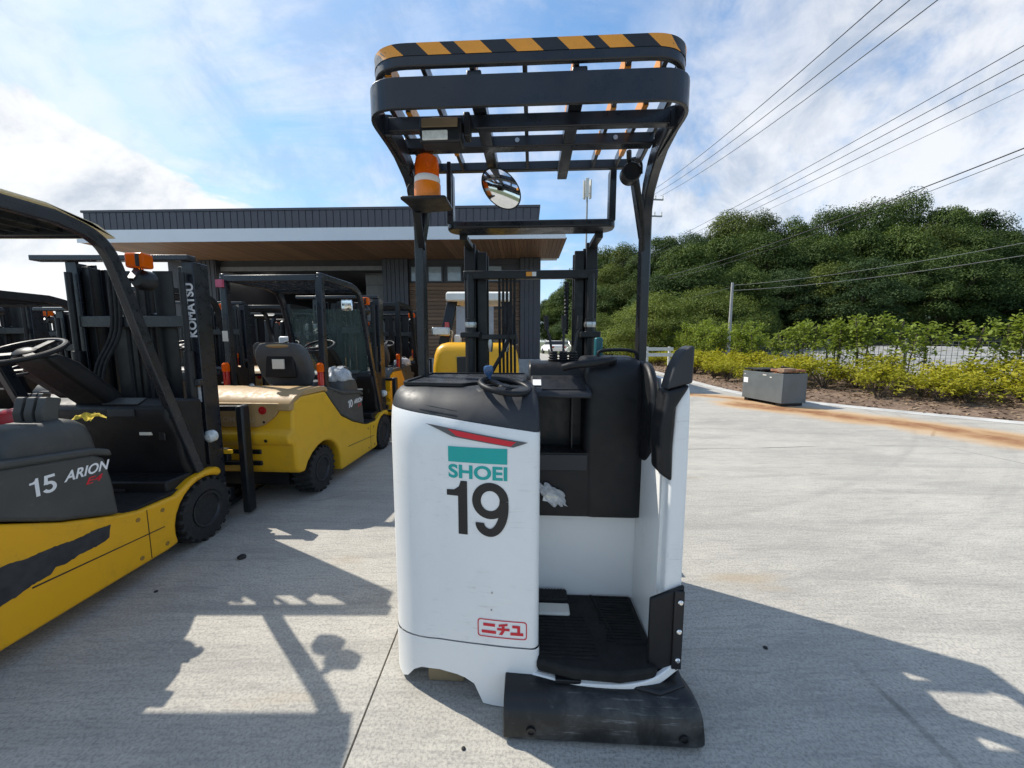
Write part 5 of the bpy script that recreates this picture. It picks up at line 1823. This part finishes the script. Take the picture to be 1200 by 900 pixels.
    # beacon on the guard's front corner
    b0 = MB().bar((0.475, -0.33, 1.78), (0.42, -0.22, 1.86), 0.03, 0.02).build('lamp_arm', M_BLACKM, t)
    bx(0.36, 0.475, -0.245, -0.165, 1.865, 1.955).build('turn_signal', lamps, b0, 0.015, 3)
    bx(0.432, 0.455, -0.250, -0.16, 1.872, 1.948).build('lamp_divider', M_BLACKM, b0, 0.004)
    MB().lathe([(0.04, -0.05), (0.062, -0.02), (0.062, 0.035), (0.055, 0.04)], Matrix.Translation((0.40, -0.17, 1.80)) @ Matrix.Rotation(R(-90), 4, 'X'), 18).build('headlamp', M_BLACKM, b0)
    MB().lathe([(0.052, 0.0), (0.03, 0.012), (0.001, 0.016)], Matrix.Translation((0.40, -0.131, 1.80)) @ Matrix.Rotation(R(-90), 4, 'X'), 18).build('headlamp_lens', M_CLEAR, b0)
    # mast
    for s in (-1, 1):
        x0 = s * 0.405
        c1 = [(x0 + s * 0.045, 0.26), (x0 + s * 0.045, 0.40), (x0 - s * 0.035, 0.40), (x0 - s * 0.035, 0.38), (x0 + s * 0.018, 0.38), (x0 + s * 0.018, 0.28), (x0 - s * 0.035, 0.28), (x0 - s * 0.035, 0.26)]
        mc = MB().prism(c1, 'z', 0.10, 1.98).build('mast_channel', M_GUARD, t, 0.004)
        x1 = s * 0.345
        c2 = [(x1 + s * 0.026, 0.29), (x1 + s * 0.026, 0.42), (x1 - s * 0.026, 0.42), (x1 - s * 0.026, 0.40), (x1 + s * 0.006, 0.40), (x1 + s * 0.006, 0.31), (x1 - s * 0.026, 0.31), (x1 - s * 0.026, 0.29)]
        MB().prism(c2, 'z', 0.14, 1.95).build('inner_channel', M_BLACKM, t, 0.003)
        MB().lathe([(0.033, 0.2), (0.033, 1.35), (0.020, 1.352), (0.020, 1.9)], Matrix.Translation((s * 0.395, 0.225, 0)), 14).build('lift_cylinder', M_BLACKM, t)
        MB().bar((s * 0.20, -0.02, 0.55), (s * 0.30, 0.26, 0.62), 0.05, 0.05).build('tilt_cylinder', M_BLACKM, t)
    bx(-0.66, 0.45, 0.225, 0.30, 1.982, 2.02).build('mast_head', M_GUARD, t, 0.006)
    bx(-0.37, 0.37, 0.235, 0.285, 1.52, 1.60).build('mast_crossbar', M_GUARD, t, 0.005)
    bx(-0.37, 0.37, 0.235, 0.285, 0.62, 0.70).build('mast_crossbar', M_GUARD, t, 0.005)
    bx(0.36, 0.46, 0.215, 0.258, 1.10, 1.15).build('mast_bracket', M_GUARD, t, 0.005)
    for k in range(3):
        MB().tube(smooth_path([(-0.12 + 0.03 * k, 0.235, 1.9), (-0.13 + 0.03 * k, 0.22, 1.5), (-0.20 + 0.03 * k, 0.16, 1.25), (-0.24 + 0.03 * k, 0.14, 1.0)], 5), 0.011, 7).build('hose', M_RUBBER, t)
    for x in (-0.07, 0.07):
        bx(x - 0.012, x + 0.012, 0.27, 0.285, 0.5, 1.95).build('lift_chain', M_RUBBER, t)
    MB().lathe([(0.07, 0.3), (0.07, 1.62), (0.05, 1.63), (0.05, 1.93)], Matrix.Translation((0.0, 0.36, 0)), 16).build('free_lift_cylinder', M_BLACKM, t)
    bx(-0.245, -0.085, 0.345, 0.352, 0.75, 1.93).build('hose_guard', M_BLACKM, t)
    bx(0.085, 0.225, 0.345, 0.352, 0.75, 1.93).build('hose_guard', M_BLACKM, t)
    # carriage, backrest frame, forks
    for z in (0.20, 0.52):
        bx(-0.45, 0.45, 0.43, 0.48, z - 0.05, z + 0.05).build('carriage_bar', M_BLACKM, t, 0.005)
    fr = round_corners3([(-0.45, 0.52, 0.06), (-0.45, 0.52, 0.90), (0.45, 0.52, 0.90), (0.45, 0.52, 0.06)], 0.05, 5)
    MB().rect_tube([(-0.53, 0.52, 0.06), (-0.53, 0.52, 0.91)], 0.06, 0.09, up=(0, 1, 0)).build('backrest_post', M_BLACKM, t, 0.012)
    MB().rect_tube([(0.535, 0.52, 0.02), (0.535, 0.52, 0.91)], 0.06, 0.09, up=(0, 1, 0)).build('backrest_post', M_BLACKM, t, 0.014)
    bx(-0.50, 0.505, 0.495, 0.545, 0.865, 0.905).build('backrest_bar', M_BLACKM, t, 0.006)
    bx(-0.50, 0.505, 0.49, 0.53, 0.42, 0.45).build('backrest_bar', M_BLACKM, t, 0.004)
    for x in (-0.22, 0.0, 0.22):
        bx(x - 0.012, x + 0.012, 0.53, 0.555, 0.45, 0.865).build('backrest_slat', M_BLACKM, t)
    for x in (-0.32, 0.22):
        MB().prism([(0.485, 0.03), (1.45, 0.035), (1.45, 0.045), (0.60, 0.07), (0.525, 0.12), (0.525, 0.58), (0.485, 0.58)], 'x', x, x + 0.10).build('fork', M_BLACKM, t, 0.004)
    MB().lathe([(0.02, -0.02), (0.045, 0.0), (0.045, 0.03), (0.03, 0.045)], Matrix.Translation((0.47, 0.25, 0.72)) @ Matrix.Rotation(R(-90), 4, 'X'), 16).build('mast_lamp', M_CLEAR, t)
    bx(0.30, 0.44, 0.18, 0.24, 0.50, 0.58).build('valve_block', M_BLACKM, t, 0.01)
    bx(0.36, 0.50, 0.41, 0.43, 0.54, 0.57).build('carriage_tab', M_YEL2, t)
    mast_parts = ('mast_channel', 'inner_channel', 'lift_cylinder', 'mast_head', 'mast_crossbar', 'mast_bracket', 'hose', 'lift_chain', 'free_lift_cylinder', 'hose_guard', 'carriage_bar', 'mast_lettering',
                  'caution_sticker', 'backrest_post', 'backrest_bar', 'backrest_slat', 'fork', 'mast_lamp', 'valve_block', 'carriage_tab')
    # rear cover
    if cover_m:
        cv = MB()
        vs = []
        cp = [(-1.29, 0.90), (-1.35, 0.99), (-1.44, 1.005), (-1.66, 1.0), (-1.76, 0.955), (-1.815, 0.90), (-1.83, 0.84), (-1.78, 0.84), (-1.78, 0.90), (-1.70, 0.948), (-1.38, 0.955)]
        cv.prism(cp, 'x', -0.525, 0.525)
        taper(cv)
        c_ = cv.build('rear_cover', cover_m, t, 0.012, 3)
        pn = [(-0.385, 0.905), (0.385, 0.905), (0.345, 0.80), (0.235, 0.715), (0.18, 0.70), (-0.18, 0.70), (-0.235, 0.715), (-0.345, 0.80)]
        MB().prism(rounded(pn, 0.03, 3), 'y', -1.836, -1.795).build('cover_panel', cover_m, c_, 0.006)
        for x in (-0.235, 0.235):
            MB().lathe([(0.034, 0), (0.034, 0.006), (0.020, 0.008)], Matrix.Translation((x, -1.836, 0.845)) @ Matrix.Rotation(R(90), 4, 'X'), 18).build('reflector', M_REDL, c_)
            MB().lathe([(0.010, 0), (0.010, 0.004)], Matrix.Translation((x * 1.02, -1.836, 0.745)) @ Matrix.Rotation(R(90), 4, 'X'), 10).build('bolt', M_INK, c_)
        if detail:
            T = text_flat('KOMATSU', 0.045, 1.0, 0.015)
            k = 0.32 / text_width(T)
            T = ([(u * k, v) for u, v in T[0]], T[1])
            decal('maker_name', mat('raised_taupe', (0.50, 0.36, 0.23), 0.5), c_, [shift2(T, -0.16, 0.745)], lambda u, v: (u, -1.8395, v))
    if detail:
        for z in (0.48, 0.38):
            bx(-0.20, 0.18, -1.815, -1.78, z - 0.022, z + 0.022).build('counterweight_slot', M_INK, t, 0.01)
        for x in (0.03, 0.26):
            MB().lathe([(0.014, 0), (0.014, 0.004)], Matrix.Translation((x, -1.858, 0.59)) @ Matrix.Rotation(R(90), 4, 'X'), 10).build('tow_hole', M_INK, t)
        # panel seams, latches on the right flank
        bx(W + 0.0005, W + 0.002, -0.445, -0.441, 0.115, 0.42).build('panel_seam', M_INK, body)
        MB().add([(W + 0.0012, -1.0, 0.302), (W + 0.0012, -0.34, 0.262), (W + 0.0012, -0.34, 0.268), (W + 0.0012, -1.0, 0.310)], [(0, 1, 2, 3)]).build('panel_seam', M_INK, body)
        for (y, z) in ((-0.50, 0.385), (-0.345, 0.375), (-0.335, 0.15), (-0.50, 0.15)):
            MB().lathe([(0.013, 0), (0.013, 0.003), (0.006, 0.003), (0.005, 0.001)], Matrix.Translation((W, y, z)) @ Matrix.Rotation(R(90), 4, 'Y'), 12).build('latch', mat('worn_latch', (0.30, 0.17, 0.03), 0.5), body)
        # hood print
        if num:
            decal('number', M_WHITEP, hood, number2(num, 0.085, -0.955, 0.71, 1.12), lambda u, v: (W - 0.0025, u, v))
            if num == '15':
                decal('number', M_WHITEP, hood, five_top(0.085, -0.955 + 0.46 * 0.085 * 1.12, 0.71, 1.12), lambda u, v: (W - 0.0017, u, v))
            T = text_flat('ARION', 0.052, 1.0, 0.025, 0.35)
            k = 0.215 / text_width(T)
            decal('model_lettering', M_WHITEP, hood, [shift2(([(u * k, v) for u, v in T[0]], T[1]), -0.825, 0.735)], lambda u, v: (W - 0.0025, u, v))
            T = text_flat('E4', 0.034, 1.0, 0.015, 0.35)
            k = 0.085 / text_width(T)
            decal('type_lettering', M_REDP, hood, [shift2(([(u * k, v) for u, v in T[0]], T[1]), -0.735, 0.688)], lambda u, v: (W - 0.0025, u, v))
        if mast_text:
            T = text_flat('KOMATSU', 0.062, 1.0, 0.035)
            k = 0.38 / text_width(T)
            # runs up the rear flange of the right mast channel
            decal('mast_lettering', M_WHITEP, t, [([(u * k, v) for u, v in T[0]], T[1])], lambda u, v: (0.443 - v, 0.2585, 1.45 + u))
            bx(0.395, 0.432, 0.2565, 0.259, 0.98, 1.09).build('caution_sticker', M_WHITEP, t)
            bx(0.395, 0.432, 0.2567, 0.2592, 1.092, 1.112).build('caution_sticker', M_ORANGE, t)
    if tank:
        MB().box(-0.42, -0.16, -0.20, -0.08, 1.16, 1.52).build('clear_shield', M_WHITE, t, 0.03)
    for ch_ in t.children:
        if ch_.name.split('.')[0] in mast_parts:
            ch_.location.y -= 0.11
    if ex:
        ex(t)
    return t


def arion_extra(t):
    # black overpainted patch on the yellow flank
    poly = [(-1.135, 0.44), (-1.13, 0.455), (-1.10, 0.462), (-1.06, 0.465), (-1.02, 0.452), (-0.90, 0.449), (-0.83, 0.438), (-0.72, 0.44), (-0.645, 0.432), (-0.655, 0.40), (-0.66, 0.365), (-0.70, 0.352), (-0.80, 0.352),
            (-0.86, 0.340), (-0.905, 0.348), (-0.93, 0.325), (-1.00, 0.320), (-1.05, 0.305), (-1.10, 0.300), (-1.13, 0.29)]
    q = []
    for a, b in zip(poly, poly[1:] + poly[:1]):
        n = max(1, int(math.hypot(b[0] - a[0], b[1] - a[1]) / 0.010))
        for k in range(n):
            f = k / n
            q.append((a[0] + (b[0] - a[0]) * f + rng.normal(0, 0.0009), a[1] + (b[1] - a[1]) * f + rng.normal(0, 0.0012)))
    poly = q
    d = decal('overpaint_patch', mat('matt_black_paint', (0.030, 0.030, 0.032), 0.75, var=0.3, scale=20), t, [poly2(poly)], lambda u, v: (0.5318, u, v))


A = build_forklift('forklift', 'yellow electric forklift marked 15, nearest at left, its guard cut by the frame', M_YEL, M_HOOD, None, M_GUARD, M_SHEET, num='15', mast_text=True, ex=arion_extra)
A.location = (-2.71, 2.61, 0)
rag = thing('cleaning_rag', 'crumpled yellow rag lying by the finger levers of the forklift marked 15', 'rag', (-2.30, 2.03, 1.005))
mb = MB()
gn = 15
for i in range(gn):
    for k in range(gn):
        u, v = i / (gn - 1) - 0.5, k / (gn - 1) - 0.5
        q = 1 + 0.10 * math.sin(3 * math.atan2(v, u) + 1) + 0.05 * math.sin(5 * math.atan2(v, u))
        mb.v.append((u * 0.115 * q + 0.008 * math.sin(9 * v), v * 0.10 * q, 0.024 + 0.010 * math.sin(16 * u + 3 + 5 * v) * math.cos(11 * v - 4 * u) - 0.07 * (u * u + v * v)))
for i in range(gn - 1):
    for k in range(gn - 1):
        a = i * gn + k
        mb.f.append((a, a + 1, a + gn + 1, a + gn))
mb.build('cloth', mat('yellow_cloth', (0.70, 0.50, 0.05), 0.9), rag, sharp=False)


def second_extra(t):
    bx(-0.505, -0.440, -1.345, -1.318, 1.93, 2.0).build('sticker', mat('pink_print', (0.55, 0.10, 0.16), 0.5), t)
    bx(-0.50, -0.445, -1.3195, -1.3165, 1.42, 1.52).build('sticker', M_CREAM, t)


B = build_forklift('forklift', 'yellow forklift seen from behind with a taupe rear cover and a glass windscreen', M_YEL2, M_HOOD, M_TAUPE, M_GUARD, None, glass=True, num='10', ex=second_extra)
B.location = (-2.22, 4.98, 0)
B.rotation_euler = (0, 0, R(-3.2))


def cover_bag(name, label, loc, s):
    o = thing(name, label, 'plastic cover', loc)
    bm2 = bmesh.new()
    bmesh.ops.create_icosphere(bm2, subdivisions=4, radius=1)
    mb = MB()
    for v in bm2.verts:
        p = v.co
        w = 0.9 + 0.18 * math.sin(7 * p.x + 4 * p.z) * math.cos(6 * p.y + 1) + 0.05 * math.sin(19 * p.x + 13 * p.y)
        mb.v.append((0.16 * s * p.x * w, 0.20 * s * p.y * w, max(-0.02, 0.13 * s * p.z * w)))
    mb.f = [tuple(v.index for v in f.verts) for f in bm2.faces]
    bm2.free()
    mb.build('plastic_sheet', M_PLASTICBAG, o, sharp=False)


cover_bag('plastic_cover', 'clear plastic sheet over the control console of the taupe-backed forklift', (-1.90, 4.12, 1.02), 1.0)

# the rest of the yard
BG = 'used forklifts parked in the rows behind'
C1 = build_forklift('forklift', 'dark forklift with yellow body parked directly ahead of the taupe-backed one', M_YEL, M_HOOD, M_HOOD, M_BLACKM, None, detail=False, group=BG)
C1.location = (-2.33, 7.55, 0)
cover_bag('plastic_cover', 'clear plastic sheet over the console of the forklift ahead of the taupe-backed one', (-1.95, 6.76, 1.02), 0.95)
C2 = build_forklift('forklift', 'red forklift with white pillars beside the steering wheel at the left edge', M_RED, M_RED, None, M_BLACKM, None, detail=False, group=BG)
for ch_ in C2.children:
    if ch_.name.startswith('rear_pillar'):
        ch_.data.materials[0] = M_WHITE2
C2.location = (-4.20, 3.75, 0)
C2.scale = (0.9, 0.9, 0.87)
C3 = build_forklift('forklift', 'orange-yellow forklift parked near the cedar wall', M_ORYEL, M_ORYEL, M_ORYEL, M_BLACKM, M_BLACKM, detail=False, group=BG)
C3.location = (-2.95, 10.9, 0)
C4 = build_forklift('forklift', 'forklift with a white plastic shield showing through the cab of the taupe-backed one', M_YEL, M_HOOD, M_TAUPE, M_BLACKM, None, detail=False, group=BG, tank=True)
C4.location = (-4.35, 8.0, 0)
spots = [(C1, -4.55, 5.75, 0, 'dark-guarded forklift right behind the mast of the forklift marked 15'),
         (C3, -5.9, 8.3, 3.14, 'orange forklift facing the yard deep in the second row'),
         (C1, -6.9, 5.0, 0.05, 'dark forklift at the left seen over the red one'),
         (C1, -6.2, 10.6, 3.1, 'dark forklift standing before the garage opening'),
         (C4, -8.6, 7.0, 0.0, 'forklift far left, behind the left backrest frame'),
         (C1, -8.3, 9.9, 3.2, 'rearmost dark forklift at the left of the garage opening'),
         (C3, -4.5, 11.0, 0.05, 'orange-yellow forklift in front of the dark column'),
         (C2, -7.4, 3.6, 0.0, 'second red forklift half hidden at the left edge')]
for src, x, y, rz, lab in spots:
    o = copy_tree(src)
    o['label'] = lab
    o.location = (x, y, 0)
    o.rotation_euler = (0, 0, rz)


def build_large():
    t = thing('forklift', 'big yellow diesel forklift seen from behind past the lift mast of the white truck', 'forklift', (-0.535, 5.55, 0), 0.0, BG)
    cw = MB()
    ls = []
    for z, i in ((0.30, 0.03), (0.6, 0.0), (1.05, 0.0), (1.22, 0.02), (1.32, 0.05), (1.38, 0.11), (1.405, 0.19)):
        ls.append([(x, y, z) for x, y in rounded([(-0.64 + i, 0 + i), (0.64 - i, 0 + i), (0.64 - i, 0.75), (-0.64 + i, 0.75)], 0.14, 6)])
    cw.loft(ls)
    c = cw.build('counterweight', M_YEL, t)
    bx(-0.27, 0.10, -0.012, 0.02, 0.75, 1.20).build('radiator_grille', M_INK, c, 0.01)
    MB().lathe([(0.06, 0), (0.06, 0.02)], Matrix.Translation((0.36, 0.0, 0.8)) @ Matrix.Rotation(R(90), 4, 'X'), 16).build('tow_pin', M_BLACKM, c)
    bx(-0.60, 0.60, 0.74, 2.2, 0.35, 1.0).build('chassis', M_YEL, t, 0.03)
    bx(-0.45, 0.45, 0.6, 1.5, 1.0, 1.36).build('engine_hood', M_YEL, t, 0.05)
    for x in (-0.52, 0.52):
        build_wheel(t, x, 0.62, 0.29, 0.2, 1 if x > 0 else -1, False)
        build_wheel(t, x, 2.1, 0.34, 0.24, 1 if x > 0 else -1, False)
    for s in (-1, 1):
        MB().rect_tube([(s * 0.565, 0.60, 1.36), (s * 0.43, 0.72, 2.08)], 0.16, 0.09, up=(0, 1, 0)).build('rear_pillar', M_BLACKM, t, 0.01)
        MB().rect_tube(smooth_path([(s * 0.52, 2.3, 0.9), (s * 0.47, 1.95, 1.8), (s * 0.45, 1.75, 2.05), (s * 0.45, 1.5, 2.09)], 5), 0.07, 0.08, up=(0, 1, 0)).build('front_pillar', M_BLACKM, t, 0.008)
        bx(s * 0.50 - 0.035, s * 0.50 + 0.035, 0.555, 0.60, 1.50, 1.72).build('tail_lamp', M_REDL, t, 0.01)
    MB().prism([(0.48, 2.06), (0.50, 2.17), (0.62, 2.205), (1.7, 2.19), (1.8, 2.10), (1.78, 2.08), (0.5, 2.05)], 'x', -0.50, 0.50).build('roof', M_WHITE2, t, 0.02, 3)
    rw = MB().prism([(0.585, 1.52), (0.655, 1.98), (0.675, 1.98), (0.605, 1.52)], 'x', -0.36, 0.24).build('rear_window', mat('grey_film', (0.30, 0.31, 0.33), 0.4, var=0.1), t)
    MB().bar((-0.05, 0.60, 1.60), (0.02, 0.64, 1.92), 0.012, 0.012).build('wiper', M_BLACKM, rw)
    bx(-0.24, 0.22, 0.95, 1.5, 1.36, 1.48).build('seat', M_SEAT, t, 0.04)
    bx(-0.24, 0.22, 0.90, 1.02, 1.48, 1.95).build('backrest', M_SEAT, t, 0.05)
    arm = MB().tube([(-0.42, 0.5, 1.40), (-0.40, 0.45, 1.58), (-0.45, 0.40, 1.60)], 0.016, 8).build('lamp_arm', M_STEEL, t)
    bx(-0.70, -0.42, 0.33, 0.42, 1.505, 1.635).build('work_lamp', M_STEEL, arm, 0.02, 3)
    bx(-0.675, -0.445, 0.322, 0.329, 1.525, 1.615).build('lamp_lens', M_CLEAR, arm, 0.003)
    bx(-0.36, -0.26, 0.35, 0.52, 1.39, 1.52).build('muffler_box', M_WHITE2, t, 0.02)
    for s in (-1, 1):
        bx(s * 0.40 - 0.05, s * 0.40 + 0.05, 2.45, 2.6, 0.1, 2.2).build('mast_channel', M_BLACKM, t)
    bx(-0.35, 0.35, 2.46, 2.58, 2.1, 2.2).build('mast_crossbar', M_BLACKM, t)
    for x in (-0.35, 0.23):
        bx(x, x + 0.12, 2.6, 3.7, 0.03, 0.08).build('fork', M_BLACKM, t)


build_large()

# ------------------------------------------------------------------ steel battery box on the kerb side
bt = thing('battery_box', 'dark grey steel battery box with rusted cells on top, standing on the rust-stained concrete', 'battery', (6.06, 8.76, 0), R(-80))
L_, D_, H_ = 1.12, 0.62, 0.72
sh = MB()
sh.box(-L_ / 2, L_ / 2, -D_ / 2, -D_ / 2 + 0.02, 0.07, H_).box(-L_ / 2, L_ / 2, D_ / 2 - 0.02, D_ / 2, 0.07, H_)
sh.box(-L_ / 2, -L_ / 2 + 0.02, -D_ / 2 + 0.0201, D_ / 2 - 0.0201, 0.07, H_).box(L_ / 2 - 0.02, L_ / 2, -D_ / 2 + 0.0201, D_ / 2 - 0.0201, 0.07, H_)
sh.box(-L_ / 2 + 0.0201, L_ / 2 - 0.0201, -D_ / 2 + 0.0201, D_ / 2 - 0.0201, 0.07, 0.09)
ca = sh.build('steel_case', M_BATT, bt, 0.004)
for x in (-0.45, 0.45):
    bx(x - 0.06, x + 0.06, -D_ / 2 + 0.03, D_ / 2 - 0.03, 0, 0.069).build('foot', M_BLACKM, bt)
for i in range(6):
    for k in range(3):
        x, y = -0.44 + i * 0.176, -0.18 + k * 0.18
        h = 0.69 + 0.035 * rng.random()
        m = M_INK if i < 3 else M_RUST
        ce = bx(x - 0.08, x + 0.08, y - 0.083, y + 0.083, 0.10, h).build('battery_cell', m, bt, 0.006)
        MB().lathe([(0.022, h), (0.022, h + 0.03), (0.012, h + 0.035)], Matrix.Translation((x, y, 0)), 10).build('cell_cap', M_INK if (i + k) % 2 else M_RUST, ce)
bx(-0.56, -0.02, -0.30, 0.30, 0.755, 0.785).build('cover_plate', M_INK, bt, 0.004)
bx(0.10, 0.54, -0.20, 0.28, 0.745, 0.80).build('rusty_plate', M_RUST, bt, 0.01)
bx(0.36, 0.54, -0.28, 0.02, 0.75, 0.83).build('cardboard_piece', mat('wet_cardboard', (0.30, 0.20, 0.13), 0.9, var=0.25), bt, 0.01)
bx(-0.53, -0.40, -D_ / 2 - 0.0025, -D_ / 2, 0.44, 0.56).build('label_plate', M_WHITEP, bt)
for x, z, w in ((0.07, 0.66, 0.10), (0.24, 0.62, 0.05), (-0.50, 0.64, 0.03)):
    bx(x - w / 2, x + w / 2, -D_ / 2 - 0.002, -D_ / 2, z - 0.012, z + 0.012).build('paint_chip', M_WHITE2, bt)
MB().tube(smooth_path([(0.2, 0.0, 0.80), (0.3, -0.1, 0.86), (0.36, -0.05, 0.84), (0.4, 0.1, 0.81)], 5), 0.018, 7).build('cable', M_INK, bt)

# a lump of rubber and pebbles on the concrete
for lab, x, y, r in (('black lump of rubber lying on the concrete beside the front wheel of the yellow forklift', -1.78, 2.36, 0.022), ('small dark pebble on the concrete in front of the white truck', -0.17, 1.18, 0.006),
                     ('dark fleck of rubber left of the black lump', -2.03, 2.02, 0.008), ('small dark chip lying in the shadow right of the bumper', 1.18, 1.62, 0.008)):
    p = MB().ball((0, 0, r * 0.4), r * 1.25, r, r * 0.7, 9, 6)
    p.v = [(a * (1 + 0.2 * math.sin(40 * b + 3)), b * (1 + 0.25 * math.cos(60 * a)), max(0.0, c)) for a, b, c in p.v]
    o = p.build('debris', M_RUBBER, None, loc=(0, 0, 0))
    o.location = (x, y, 0)
    tag(o, lab, 'debris')
